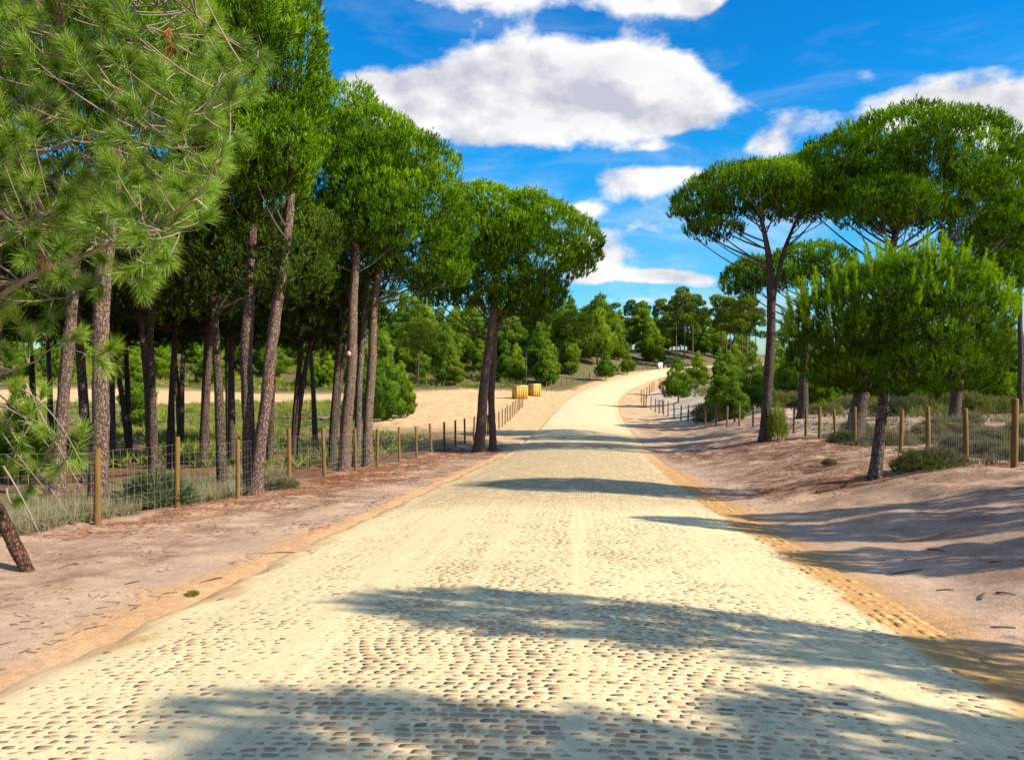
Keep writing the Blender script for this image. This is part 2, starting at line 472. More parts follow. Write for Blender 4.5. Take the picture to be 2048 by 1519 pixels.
M = {}
M['ground'] = mat_ground()
M['road'] = mat_road()
M['cobble'] = mat_stone('granite_cobble', [(0.15, 0.12, 0.09), (0.36, 0.20, 0.11), (0.42, 0.25, 0.14), (0.47, 0.31, 0.18), (0.46, 0.35, 0.22)], (0.74, 0.60, 0.35))
M['kerbstone'] = mat_stone('ochre_kerbstone', [(0.44, 0.25, 0.09), (0.52, 0.30, 0.11), (0.60, 0.37, 0.15)], (0.56, 0.34, 0.12))
M['bark'] = mat_bark('pine_bark', (0.24, 0.165, 0.13), (0.165, 0.115, 0.095), (0.05, 0.034, 0.028), 24.0)
M['bark_dark'] = mat_bark('dark_pine_bark', (0.14, 0.105, 0.085), (0.10, 0.075, 0.062), (0.025, 0.018, 0.015), 18.0)
M['bark_grey'] = mat_bark('grey_lichen_bark', (0.20, 0.175, 0.15), (0.14, 0.115, 0.10), (0.04, 0.03, 0.026), 16.0)
M['limb_dark'] = mat_plain('shaded_limb_bark', (0.065, 0.048, 0.04), 0.9, 0.35, 18, bumpd=0.01)
M['bark_red'] = mat_bark('reddish_bark', (0.17, 0.085, 0.055), (0.10, 0.06, 0.045), (0.03, 0.02, 0.016), 34.0)
M['limb'] = mat_plain('limb_bark', (0.115, 0.085, 0.07), 0.9, 0.35, 18, bumpd=0.01)
M['pale_limb'] = mat_plain('pale_branch_bark', (0.27, 0.21, 0.15), 0.85, 0.3, 26, bumpd=0.006)
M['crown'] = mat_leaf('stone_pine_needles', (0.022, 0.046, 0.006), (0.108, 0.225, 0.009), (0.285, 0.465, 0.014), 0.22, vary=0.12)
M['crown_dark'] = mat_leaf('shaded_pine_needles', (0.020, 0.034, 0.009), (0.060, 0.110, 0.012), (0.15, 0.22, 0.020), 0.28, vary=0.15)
M['needles'] = mat_leaf('long_pine_needles', (0.055, 0.11, 0.014), (0.165, 0.285, 0.026), (0.36, 0.48, 0.06), 0.30, 0.035, vary=0.0)
M['young'] = mat_leaf('young_pine_needles', (0.040, 0.078, 0.012), (0.150, 0.265, 0.024), (0.32, 0.45, 0.04), 0.32, vary=0.3)
M['far_pine'] = mat_leaf('far_pine_needles', (0.038, 0.066, 0.014), (0.105, 0.170, 0.024), (0.22, 0.30, 0.040), 0.25, vary=0.25)
M['shrub'] = mat_leaf('scrub_leaves', (0.05, 0.068, 0.024), (0.125, 0.150, 0.052), (0.23, 0.24, 0.10), 0.25, vary=0.35)
M['greyscrub'] = mat_leaf('grey_scrub', (0.07, 0.075, 0.045), (0.17, 0.165, 0.095), (0.28, 0.25, 0.15), 0.2, vary=0.2)
M['heath'] = mat_leaf('heath_leaves', (0.06, 0.095, 0.016), (0.18, 0.23, 0.030), (0.36, 0.37, 0.07), 0.25, vary=0.1)
M['drygrass'] = mat_leaf('dry_grass', (0.13, 0.13, 0.07), (0.25, 0.23, 0.13), (0.40, 0.36, 0.22), 0.25, vary=0.1)
M['dead'] = mat_plain('dead_needles', (0.30, 0.12, 0.045), 0.9, 0.3, 60)
M['twig'] = mat_plain('dry_twig', (0.10, 0.062, 0.042), 0.9, 0.4, 40)
M['post'] = mat_plain('treated_pine_post', (0.16, 0.092, 0.030), 0.85, 0.55, 30, stretch=(1, 1, 0.12))
M['post_dark'] = mat_plain('weathered_post', (0.17, 0.115, 0.06), 0.85, 0.35, 18, stretch=(1, 1, 0.15))
M['wire'] = mat_plain('galvanised_wire', (0.34, 0.34, 0.32), 0.6, 0.1, 30, 0.2)
M['yellow_wood'] = mat_plain('yellow_board', (0.50, 0.285, 0.06), 0.7, 0.2, 6, stretch=(3, 3, 0.4))
M['pale_top'] = mat_plain('pale_lid', (0.72, 0.66, 0.50), 0.7, 0.1, 8)
M['white_paint'] = mat_plain('white_paint', (0.78, 0.77, 0.74), 0.5, 0.06, 8)
M['grey_metal'] = mat_plain('dark_metal', (0.06, 0.06, 0.065), 0.5, 0.1, 8, 0.3)
M['orange'] = mat_plain('orange_paint', (0.75, 0.22, 0.05), 0.6, 0.1, 8)
M['pale_wood'] = mat_plain('pale_dry_wood', (0.36, 0.30, 0.23), 0.9, 0.25, 14, stretch=(1, 1, 1))
M['cut'] = mat_plain('fresh_cut_wood', (0.55, 0.43, 0.25), 0.8, 0.2, 40)
M['blue'] = mat_plain('blue_plastic', (0.30, 0.52, 0.62), 0.4, 0.1, 8)

# ------------------------------------------------------------------ ground sheet
def spaced(breaks):
    out = []
    for a, b, s in breaks:
        out.append(np.arange(a, b - 1e-6, s))
    out.append([breaks[-1][1]])
    return np.concatenate(out)

# lanes of the road, fence lines (X as a function of Y)
LF = np.array([(-6, -11.2), (4, -9.3), (9, -8.0), (12.9, -6.96), (14.8, -6.45), (16.7, -5.95), (19.5, -5.64), (22.4, -5.45), (25.4, -5.15), (27.1, -4.75), (29.8, -4.36), (57, -.95), (88, 1.25)])
RF = np.array([(3, 6.9), (10, 9.0), (15.8, 10.3), (19, 11.2), (21.7, 11.72), (23.7, 11.95), (27, 12.3), (31, 12.75), (40, 13.9), (46, 14.3), (61, 14.1), (70, 14.15), (78, 14.5), (83, 14.6)])
def lfx(y): return np.interp(y, LF[:, 0], LF[:, 1])
def rfx(y): return np.interp(y, RF[:, 0], RF[:, 1])

C_VERGE = np.array((0.53, 0.375, 0.27)); C_ORANGE = np.array((0.60, 0.35, 0.16)); C_LOT = np.array((0.68, 0.46, 0.245))
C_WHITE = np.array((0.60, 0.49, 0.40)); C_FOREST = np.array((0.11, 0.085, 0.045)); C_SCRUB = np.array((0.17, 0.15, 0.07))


def ground_colour(x, y):
    d = dlat(x, y); ad = np.abs(d)
    j = vn(x / 1.6, y / 1.6, 21) * 0.5 + vn(x / .5, y / .5, 22) * 0.25
    def lerp(c, k, b): return c * (1 - k[..., None]) + b * k[..., None]
    c = np.broadcast_to(C_VERGE, x.shape + (3,)).copy()
    c = lerp(c, sstep(38, 70, y + 10 * j) * 0.8, C_LOT)                                    # verges turn sandier in the dip
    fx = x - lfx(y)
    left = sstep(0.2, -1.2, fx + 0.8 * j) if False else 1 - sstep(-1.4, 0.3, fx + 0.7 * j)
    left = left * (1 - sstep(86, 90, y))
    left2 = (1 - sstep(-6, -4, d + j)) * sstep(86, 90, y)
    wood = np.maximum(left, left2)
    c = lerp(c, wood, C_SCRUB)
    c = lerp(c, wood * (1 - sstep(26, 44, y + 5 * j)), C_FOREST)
    # sand lot on the left and the sand track running off it
    lot = sstep(44, 58, y + 4 * j + (x + 2) * 0.9) * (1 - sstep(111, 114, y + 1.5 * j)) * sstep(-19, -12.5, x + 2.2 * j + (y - 60) * 0.03) * (1 - sstep(2.5, 3.4, d))
    trk = sstep(95, 99, y + 2.5 * j) * (1 - sstep(110, 114, y + 2.5 * j)) * (1 - sstep(-12, -6, d))
    lot = np.maximum(lot, trk)
    c = lerp(c, lot * (1 - sstep(2.0, 3.0, d)), C_LOT)
    near_lot = lot
    # right, beyond the fence: pale sand patches among scrub
    right = sstep(-0.8, 1.2, x - rfx(y) + 0.8 * j) * (1 - sstep(84, 88, y)) * sstep(-8, 2, y)
    pale = sstep(-0.15, 0.45, vn(x / 3.2, y / 4.5, 23) + 0.5 * j)
    c = lerp(c, right * (0.35 + 0.65 * pale), C_WHITE)
    c = lerp(c, sstep(60, 72, y) * sstep(6.5, 8, d) * (1 - sstep(118, 130, y)) * 0.8, C_WHITE)
    rf = sstep(7, 16, x - rfx(np.minimum(y, 83)) + 1.5 * j + (y < 84) * 0) * sstep(30, 50, y)
    c = lerp(c, rf * 0.85, C_SCRUB)
    far = sstep(116, 128, y + 4 * j) * sstep(10, 16, ad)
    c = lerp(c, far * (d < 0), C_SCRUB * 0.9); c = lerp(c, far * (d > 0) * 0.8, C_SCRUB)
    # orange sand along the sides of the road
    edge = (1 - sstep(0.02, 0.45, np.abs(ad - 3.4) + 0.35 * j)) * np.where(d < 0, 0.7, 0.85) * (1 - .6 * sstep(18, 50, y))
    c = lerp(c, edge, C_ORANGE)
    litter = np.zeros_like(x)
    litter = np.maximum(litter, np.exp(-((fx + 0.5) / 1.9) ** 2) * (y > 10) * (y < 48) * sstep(10, 17, y))
    for (tx, ty, r) in LITTER_AT:
        litter = np.maximum(litter, np.exp(-((x - tx) ** 2 + (y - ty) ** 2) / r ** 2))
    litter = np.maximum(litter, (0.42 + .2 * vn(x / 2.5, y / 2.5, 25)) * sstep(3.9, 5, ad) * (y < 60))
    litter = np.maximum(litter, wood * (y < 60) * 0.7) * (1 - near_lot * 0.85) * sstep(3.3, 4.0, ad)
    return c, np.clip(litter, 0, 1)


LITTER_AT = [(6.9, 17.2, 1.9), (10.0, 33, 5.0), (14, 32, 5.5), (10.5, 26, 3.6), (-1.5, 37, 5.5), (11.2, 17.0, 1.8), (-5.0, 26, 3.0), (-4.6, 22, 2.0), (8.2, 21, 2.0)]
gx = np.concatenate([-np.geomspace(14, 600, 55)[::-1], spaced([(-13.8, -9, .2), (-9, 11.5, .16), (11.5, 24, .25)]), np.geomspace(24.5, 600, 50)])
gy = np.concatenate([spaced([(-40, 0, 2.0), (0, 3.5, .3), (3.5, 20, .15), (20, 36, .3), (36, 70, .4), (70, 170, 1.0)]), np.geomspace(171.5, 1400, 40)])
XX, YY = np.meshgrid(gx, gy)
ZZ = gz(XX, YY)
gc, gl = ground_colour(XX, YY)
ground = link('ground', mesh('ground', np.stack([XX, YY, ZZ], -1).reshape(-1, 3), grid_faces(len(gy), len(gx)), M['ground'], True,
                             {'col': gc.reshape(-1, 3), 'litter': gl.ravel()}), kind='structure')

# ------------------------------------------------------------------ road: sand sheet with cobbles standing in it
def sand_h(d, y):
    """height of the loose sand over the cobble bed (metres)"""
    s = 0.0030 * vn(d / .9, y / 1.3, 31) + 0.0040 * vn(d / .22, y / .22, 32) + 0.003 * vn(d / .075, y / .06, 33)
    s = s + 0.006 * np.exp(-((d + 1.55 + .1 * vn(0 * d, y / 3, 34)) / .35) ** 2) + 0.008 * np.exp(-((d - 0.42) / .10) ** 2) + 0.006 * np.exp(-((d + 0.55) / .12) ** 2) + 0.006 * np.exp(-((d - 2.2) / .5) ** 2)
    s = s - 0.003 * np.exp(-((d + 0.1) / .9) ** 2) * (1 - sstep(5, 9, y)) + 0.0015 * sstep(5, 8, y) + 0.012 * sstep(-2.2, -3.0, d) * 0
    s = s + 0.005 * sstep(2.2, 3.0, -d)
    return 0.20 * s


def road_z(d, y):
    return prof(y) + 0.115 * (1 - (d / 3.3) ** 2)


rd = np.concatenate([spaced([(-3.75, 3.75, .06)])])
ry = np.concatenate([spaced([(-30, 2.5, 1.5), (2.5, 3.2, .2), (3.2, 11, .035), (11, 18, .08), (18, 60, .2), (60, 186, 1.0)])])
DD, RY = np.meshgrid(rd, ry)
slp = (cxl(RY + 1) - cxl(RY - 1)) / 2; nrm = 1 / np.sqrt(1 + slp ** 2)
RX = cxl(RY) + DD * nrm; RYY = RY - DD * slp * nrm
ad = np.abs(DD)
RZ = road_z(DD, RYY) + sand_h(DD, RY) - 0.17 * sstep(np.where(DD > 0, 3.38, 3.05), 3.75, ad + 0.16 * vn(DD / .7, RY / .7, 35) + .08 * vn(DD / .2, RY / .25, 38))
jr = vn(DD / .5, RY / .8, 36) * .5 + vn(DD / .15, RY / .2, 37) * .3
C_SAND = np.array((0.78, 0.64, 0.38)); C_OCH = np.array((0.54, 0.31, 0.125))
kk = sstep(2.80, 2.98, DD + 0.14 * jr) * (1 - .65 * sstep(18, 50, RY))
kl = sstep(2.75, 3.35, -DD + 0.35 * jr) * 0.8 + 0.35 * sstep(.25, .6, jr) * sstep(1.8, 2.6, -DD)
rc = C_SAND * (1 - kk[..., None]) + C_OCH * kk[..., None]
rc = rc * (1 - kl[..., None]) + np.array((0.60, 0.36, 0.17)) * kl[..., None]
road = link('road', mesh('road', np.stack([RX, RYY, RZ], -1).reshape(-1, 3), grid_faces(len(ry), len(rd)), M['road'], True,
                         {'col': rc.reshape(-1, 3)}, uv=np.stack([DD, RY], -1).reshape(-1, 2)), kind='structure')


def stones(cd, cy, wd, wy, top, tint, rs):
    """rounded setts: cd/cy centres in road coordinates, half sizes wd/wy; returns verts (n,17,3), faces, tints"""
    n = len(cd); th = np.arange(8) / 8 * 2 * np.pi + np.pi / 8
    ex = np.sign(np.cos(th)) * np.abs(np.cos(th)) ** 0.55; ey = np.sign(np.sin(th)) * np.abs(np.sin(th)) ** 0.55
    ja = 1 + rs.uniform(-.14, .14, (n, 8)); out = []
    for sc, dz in ((1.0, -0.03), (0.97, -0.0012), (0.0, 0.0012)):
        k = 1 if sc == 0 else 8
        d_ = cd[:, None] + (wd[:, None] * sc * ja * ex if k == 8 else np.zeros((n, 1)))
        y_ = cy[:, None] + (wy[:, None] * sc * ja * ey if k == 8 else np.zeros((n, 1)))
        sl = (cxl(y_ + 1) - cxl(y_ - 1)) / 2; nm = 1 / np.sqrt(1 + sl ** 2)
        X = cxl(y_) + d_ * nm; Y = y_ - d_ * sl * nm
        Z = road_z(d_, Y) + top[:, None] + dz + (rs.uniform(-.0007, .0007, (n, k)) if dz > -.02 else 0)
        out.append(np.stack([X, Y, Z], -1))
    v = np.concatenate(out, 1)
    j = np.arange(8); j2 = (j + 1) % 8
    f = np.vstack([np.stack([j, j2, j2 + 8], 1), np.stack([j, j2 + 8, j + 8], 1), np.stack([j + 8, j2 + 8, np.full(8, 16)], 1)])
    return v, f, np.repeat(tint[:, None], 17, 1)


def lay(name, rows, mat, parent, key):
    """the 300 that show largest as parts, the rest as one joined part"""
    v, f, tn = rows
    o = np.argsort(key)
    for i in o[:300]:
        c = v[i].mean(0)
        link(name, mesh(name, v[i] - c, f, mat, False, {'tint': tn[i]}), parent, c)
    r = o[300:]
    ff = (f[None] + (np.arange(len(r)) * 17)[:, None, None]).reshape(-1, 3)
    link(name + '_paving', mesh(name + '_paving', v[r].reshape(-1, 3), ff, mat, False, {'tint': tn[r].ravel()}), parent, kind='stuff')


rs = np.random.default_rng(5)
cd, cy, wd, wy = [], [], [], []
yy = 3.5
while yy < 15.0:
    pitch = rs.uniform(.062, .076)
    x0 = -2.95 + rs.uniform(-.1, .12) + .12 * float(vn(np.array(yy / .8), np.array(3.), 44))
    while x0 < 2.82:
        wdt = rs.uniform(.082, .13)
        cd.append(x0 + wdt / 2); cy.append(yy + rs.normal(0, .004) + 0.02 * math.sin(x0 * 1.3)); wd.append(wdt / 2 - .006); wy.append(pitch / 2 - .006)
        x0 += wdt
    yy += pitch
cd, cy, wd, wy = map(np.array, (cd, cy, wd, wy))
top = 0.0006 + rs.normal(0, .0004, len(cd)) + 0.0003 * vn(cd / .8, cy / .9, 41) + np.where(rs.random(len(cd)) < .03, .001, 0)
tint = np.clip(rs.normal(.55, .2, len(cd)), 0, 1); tint[rs.random(len(cd)) < .04] = 0.02
expo = (top + .0012 - sand_h(cd, cy)) > -0.0005
vis = np.abs((cd + cxl(cy)) / cy) < 0.68
sel = (np.abs(cd) < 3.3) & (top + .002 - sand_h(cd, cy) > -0.004)
lay('cobble', stones(cd[sel], cy[sel], wd[sel], wy[sel], top[sel], tint[sel], rs), M['cobble'], road, np.where((expo & vis)[sel], cy[sel], cy[sel] + 100))

kerb = link('kerb', None, kind='structure')
kd, ky, kw, kh = [], [], [], []
for row in range(4):
    c0 = 2.955 + row * 0.115; y0 = 3.8 + rs.uniform(0, .1)
    while y0 < 30:
        ln = rs.uniform(.13, .19)
        kd.append(c0 + rs.normal(0, .004)); ky.append(y0 + ln / 2); kw.append(.054); kh.append(ln / 2 - .005); y0 += ln
kd, ky, kw, kh = map(np.array, (kd, ky, kw, kh))
ktop = 0.0000 + rs.normal(0, .0009, len(kd))
kt = np.clip(rs.normal(.5, .22, len(kd)), 0, 1)
lay('kerb_stone', stones(kd, ky, kw, kh, ktop, kt, rs), M['kerbstone'], kerb, ky)

# ------------------------------------------------------------------ pines
def needles(P, D, L, n, wid, ang, rs, shoot=0.0, tint=None, tipgain=0.22):
    """n thin needles round every shoot P + s*D"""
    N = len(P)
    D = D / (np.linalg.norm(D, axis=1)[:, None] + 1e-9)
    a = np.cross(D, np.where(np.abs(D[:, 2:3]) < .9, [[0, 0, 1.0]], [[1.0, 0, 0]])); a /= np.linalg.norm(a, axis=1)[:, None] + 1e-9
    b = np.cross(D, a)
    th = np.radians(rs.uniform(ang[0], ang[1], (N, n))); ph = rs.uniform(0, 2 * np.pi, (N, n))
    dr = np.cos(th)[..., None] * D[:, None] + np.sin(th)[..., None] * (np.cos(ph)[..., None] * a[:, None] + np.sin(ph)[..., None] * b[:, None])
    base = P[:, None] + D[:, None] * (rs.random((N, n)) * np.broadcast_to(shoot, (N,))[:, None])[..., None]
    ln = np.broadcast_to(np.asarray(L, float), (N,))[:, None] * rs.uniform(.75, 1.1, (N, n))
    tip = base + dr * ln[..., None]
    side = np.cross(dr, rs.normal(size=(N, n, 3))); side /= np.linalg.norm(side, axis=-1)[..., None] + 1e-9
    side *= wid * .5
    v = np.stack([base - side, base + side, tip], 2).reshape(-1, 3)
    f = np.arange(len(v)).reshape(-1, 3)
    if tint is None: tint = np.clip(rs.normal(.5, .2, N), 0, 1)
    tt = np.repeat(tint, n)[:, None] + np.array([[-tipgain * .5, -tipgain * .5, tipgain]]) + rs.normal(0, .06, (N * n, 1))
    return v, f, np.clip(tt, 0, 1).ravel()


def lobes_on(env, rs, frac=0.30, lo=-0.45, n=None, rmin=.45, rmax=1.25):
    """foliage clumps spread over the shell of every ellipsoid of env [(c, r)]"""
    out = []
    for c, r in env:
        rm = (r[0] * r[1] * r[2]) ** (1 / 3)
        lr = float(np.clip(frac * rm, rmin, rmax))
        k = n or int(np.clip(5.0 * (rm / lr) ** 2 * 0.75, 6, 46))
        i = np.arange(k) + .5
        z = 1 - (1 - lo) * i / k; ph = i * 2.39996 + rs.uniform(0, 6)
        dv = np.stack([np.sqrt(np.clip(1 - z * z, 0, 1)) * np.cos(ph), np.sqrt(np.clip(1 - z * z, 0, 1)) * np.sin(ph), z], 1)
        for q in dv:
            s = rs.uniform(.6, 1.3) * lr
            ra = np.array([s * rs.uniform(.95, 1.25), s * rs.uniform(.95, 1.25), s * rs.uniform(.6, .85)])
            pos = np.array(c) + np.maximum(np.array(r) - ra * .8, 0.1) * q * rs.uniform(.86, 1.04)
            out.append((pos, ra))
    return out


def crown_from_lobes(lobes, rs, dens, L, n, wid, up=0.6, ang=(14, 46), low=0.35, shoot=None, tint0=.45, topgain=.3):
    if shoot is None: shoot = L * 1.0
    C = np.array([l[0] for l in lobes]); Ra = np.array([l[1] for l in lobes])
    Ps, Ds, Ts = [], [], []
    zmin, zmax = (C[:, 2] - Ra[:, 2]).min(), (C[:, 2] + Ra[:, 2]).max()
    for i in range(len(C)):
        rm = Ra[i].mean(); k = int(3.8 * dens * 4 * math.pi * rm * rm)
        q = rs.normal(size=(k, 3)); q /= np.linalg.norm(q, axis=1)[:, None]
        keep = (q[:, 2] > -0.25) | (rs.random(k) < low)
        q = q[keep]
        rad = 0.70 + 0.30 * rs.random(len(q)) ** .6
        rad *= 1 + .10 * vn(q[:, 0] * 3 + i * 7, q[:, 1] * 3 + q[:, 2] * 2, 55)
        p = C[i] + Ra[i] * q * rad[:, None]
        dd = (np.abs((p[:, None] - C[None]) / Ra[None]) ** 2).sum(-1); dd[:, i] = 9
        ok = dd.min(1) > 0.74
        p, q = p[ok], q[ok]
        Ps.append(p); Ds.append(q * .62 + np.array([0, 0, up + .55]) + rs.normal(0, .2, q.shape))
        Ts.append(tint0 + rs.normal(0, .13) + (.20 * q[:, 2]) + topgain * 1.5 * ((p[:, 2] - zmin) / (zmax - zmin) - .5) * .5 + rs.normal(0, .12, len(p)))  # paler new growth and sunlit tops both put into the tint, lighter upwards
    P = np.vstack(Ps); D = np.vstack(Ds); T = np.clip(np.concatenate(Ts), 0, 1)
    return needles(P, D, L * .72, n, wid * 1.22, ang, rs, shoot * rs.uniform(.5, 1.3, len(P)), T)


def bez(p0, p1, p2, n=8):
    t = np.linspace(0, 1, n)[:, None]
    return (1 - t) ** 2 * p0 + 2 * t * (1 - t) * p1 + t * t * p2


def make_pine(name, label, trunks, env, rs, dens=9.0, L=.22, n=10, wid=.026, mat='crown', bark='bark', group=None, up=.6, frac=.3, seg=14,
              amp=.10, limbs=True, lo=-.45, extra=None, limb_mat='limb', low=.35, rmax=1.25, loc=None, twigs=60, tint0=.45, ang=(14, 46), shoot=None, topgain=.3):
    """trunks: list of (world path, radii); env: list of (centre, radii) in world space"""
    base = np.array(trunks[0][0][0]) if loc is None else np.array(loc)
    t = thing(name, base, label, 'tree', group)
    for path, rad in trunks:
        path = np.asarray(path, float) - base
        s = np.linspace(0, 1, max(8, int(np.linalg.norm(path[-1] - path[0]) / .22) if amp > .05 else 10))
        s0 = np.linspace(0, 1, len(path))
        pp = np.stack([np.interp(s, s0, path[:, k]) for k in range(3)], 1)
        ker = np.array([1, 2, 3, 2, 1]) / 9.
        for k in (0, 1):
            e = np.pad(pp[:, k], 2, mode='reflect', reflect_type='odd'); pp[:, k] = np.convolve(e, ker, 'valid')
        h = np.linalg.norm(pp - pp[0], axis=1)
        pp[:, 0] += .02 * np.sin(h * 1.7 + rs.uniform(0, 6)); pp[:, 1] += .02 * np.sin(h * 1.3 + rs.uniform(0, 6))
        pp = np.vstack([pp[0] - (0, 0, .25), pp])
        rr = np.interp(s, s0, rad); rr = np.concatenate([[rr[0] * 1.5], rr]); rr[1:] *= 1 + .35 * np.exp(-h / .22)
        v, f = tube(pp, rr, seg, amp, seed=int(rs.integers(1e6)))
        mb = MB(); mb.add(v, f)
        trunk_o = link('trunk', mb.mesh('trunk', M[bark], True), t)
    lob = lobes_on(env, rs, frac, lo, rmax=rmax)
    inner = lobes_on([(c - np.array([0, 0, .1 * q[2]]), q * .58) for c, q in env], rs, .5, -.3, n=7, rmax=rmax)
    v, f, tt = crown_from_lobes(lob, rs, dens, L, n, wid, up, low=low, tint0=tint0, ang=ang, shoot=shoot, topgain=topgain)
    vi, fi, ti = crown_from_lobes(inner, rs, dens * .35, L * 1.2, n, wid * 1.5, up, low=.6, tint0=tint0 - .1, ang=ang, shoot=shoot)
    v = np.vstack([v, vi]); f = np.vstack([f, fi + len(tt)]); tt = np.concatenate([tt, ti])
    if extra is not None:
        v = np.vstack([v, extra[0]]); f = np.vstack([f, extra[1] + len(tt)]); tt = np.concatenate([tt, extra[2]])
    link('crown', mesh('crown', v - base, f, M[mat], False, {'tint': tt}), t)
    if limbs:
        tops = [np.asarray(p, float) for p, _ in trunks]
        for i, (c, ra) in enumerate(lob):
            if (i % 3 and len(lob) > 30) or (i % 2 and len(lob) > 12): continue
            tp = tops[np.argmin([np.linalg.norm(p[-1][:2] - c[:2]) for p in tops])]
            # leave the trunk below the clump, climb outwards in a bow
            zt = min(max(tp[0][2] + .58 * (tp[-1][2] - tp[0][2]), c[2] - .75 * np.linalg.norm(c[:2] - tp[-1][:2]) - rs.uniform(0, .6)), tp[-1][2])
            k = (zt - tp[0][2]) / (tp[-1][2] - tp[0][2] + 1e-6)
            s0 = np.linspace(0, 1, len(tp)); st = np.array([np.interp(k, s0, tp[:, j]) for j in range(3)])
            end = c - np.array([0, 0, ra[2] * .2])
            mid = st * .45 + end * .55 + np.array([rs.normal(0, .15), rs.normal(0, .15), -.12 * np.linalg.norm(end - st) + rs.normal(0, .1)])
            ln = np.linalg.norm(end - st)
            pth = bez(st, mid, end, 9) - base
            mb = MB()
            v, f = tube(pth, np.linspace(.012 + .009 * ln, .010, 9), 5); mb.add(v, f, rs.uniform(.3, .7))
            for q in range(3):                                        # twigs fanning into the clump
                s = pth[5 + q % 4]; e = (c + ra * rs.normal(0, .5, 3)) - base
                v, f = tube(bez(s, (s + e) / 2 + rs.normal(0, .1, 3), e, 4), [.012, .009, .007, .004], 3); mb.add(v, f, .5)
            link('limb', mb.mesh('limb', M[limb_mat], True), trunk_o)
    return t


def E(u, v, ru, rv, Y, dep=None, dY=0.0):
    """ellipsoid of foliage whose outline spans ru x rv pixels at depth Y"""
    k = Y / F_PX
    return (W(u, v, Y) + np.array([0, dY, 0]), np.array([ru * k, (dep if dep else ru * k * .95), rv * k]))


def T(pts, Y, rpx, dys=None):
    """trunk path from photo points at depth Y; the first stands on the ground"""
    p = [W(u, v, Y) for u, v in pts]
    p[0][2] = float(gz(p[0][0], Y)) - .02
    if dys:
        for q, dy in zip(p, dys): q[1] += dy
    return (p, np.array(rpx) * .80 * Y / F_PX)


rp = np.random.default_rng(21)
# the row along the left fence, far to near
make_pine('stone_pine', 'twin stemmed stone pine at the end of the left row beside the sand lot', [T([(958, 892), (965, 800), (985, 640), (1000, 520)], 36, [14, 12, 10, 5]), T([(985, 880), (983, 780), (990, 660), (1040, 560)], 37.5, [9, 8.5, 7, 4])],
          [E(1020, 480, 150, 98, 36), E(1120, 500, 85, 78, 36), E(930, 520, 90, 90, 37), E(960, 430, 80, 60, 36), E(1040, 590, 95, 60, 37), E(900, 570, 80, 60, 38)], rp, lo=-.8, low=.55, dens=9.5, L=.25, n=10, wid=.032)
make_pine('stone_pine', 'straight stone pine with a pale round saw cut on its trunk, by the left fence', [T([(686, 968), (697, 800), (707, 640), (712, 500), (705, 380)], 25.2, [16, 14, 12, 9, 4])],
          [E(640, 260, 90, 90, 25.5), E(690, 300, 130, 118, 25.5), E(640, 400, 110, 90, 25.5, dY=.6), E(760, 430, 90, 80, 25), E(690, 470, 70, 50, 25.2)], rp, lo=-.8, low=.55, dens=11, L=.2, n=11, wid=.022)
make_pine('stone_pine', 'slim dark stemmed stone pine between two thicker trunks of the left row', [T([(712, 955), (716, 800), (730, 620), (740, 470)], 27.8, [9, 8.5, 8, 4])],
          [E(760, 340, 110, 100, 29), E(690, 470, 90, 80, 29)], rp, dens=8, L=.22, n=10, wid=.026, bark='bark_grey')
make_pine('stone_pine', 'stone pine with forking side branches right of the saw cut trunk', [T([(733, 940), (738, 800), (748, 640), (758, 540), (790, 430)], 26.6, [13, 12, 10, 8, 4])],
          [E(815, 385, 120, 118, 26.8), E(868, 470, 82, 95, 26.8), E(780, 500, 90, 80, 27), E(870, 550, 75, 45, 27)], rp, lo=-.8, low=.6, dens=11, L=.2, n=11, wid=.022)
make_pine('stone_pine', 'V forked double trunk pine growing at the left fence line', [T([(500, 996), (493, 880), (492, 700), (498, 540), (512, 380), (520, 250)], 17.6, [19, 15, 14.5, 13, 11, 5], [0, .05, .1, .1, .1, .1]), T([(508, 996), (522, 860), (545, 690), (568, 520), (590, 360), (580, 240)], 17.5, [17, 14.5, 14, 12.5, 10, 5])],
          [E(520, 110, 130, 150, 17.8), E(575, 190, 85, 130, 17.6), E(455, 250, 110, 150, 18), E(590, 110, 62, 100, 17.5), E(560, 10, 80, 70, 17.8), E(430, 370, 90, 100, 18), E(520, 320, 120, 110, 17.6), E(600, 290, 55, 80, 17.4), E(400, 120, 120, 150, 18.2), E(500, 60, 110, 90, 16.6), E(560, 310, 75, 95, 16.5), E(480, 310, 95, 100, 16.5)], rp, lo=-.8, low=.55, dens=17, L=.18, n=13, wid=.021, seg=22, amp=.13)
make_pine('stone_pine', 'thick plated trunk pine right behind the nearest left fence post', [T([(192, 1040), (196, 860), (205, 680), (212, 520), (235, 330), (250, 150)], 14.4, [23, 20, 19, 18, 16, 9])],
          [E(250, 60, 190, 170, 14.8), E(330, 250, 120, 140, 15), E(130, 180, 120, 130, 15.2), E(300, 420, 90, 80, 15.4)], rp, dens=16, L=.16, n=11, wid=.013, seg=24, amp=.13)
make_pine('stone_pine', 'leaning plated trunk pine left of the nearest fence post', [T([(108, 1015), (118, 880), (136, 700), (152, 540), (175, 380), (190, 200)], 16.4, [18, 15, 14, 13, 11, 6])],
          [E(60, 60, 190, 170, 16.8), E(180, 230, 150, 140, 17), E(-60, 230, 120, 130, 16.6)], rp, dens=13, L=.17, n=11, wid=.015, seg=20, amp=.13)

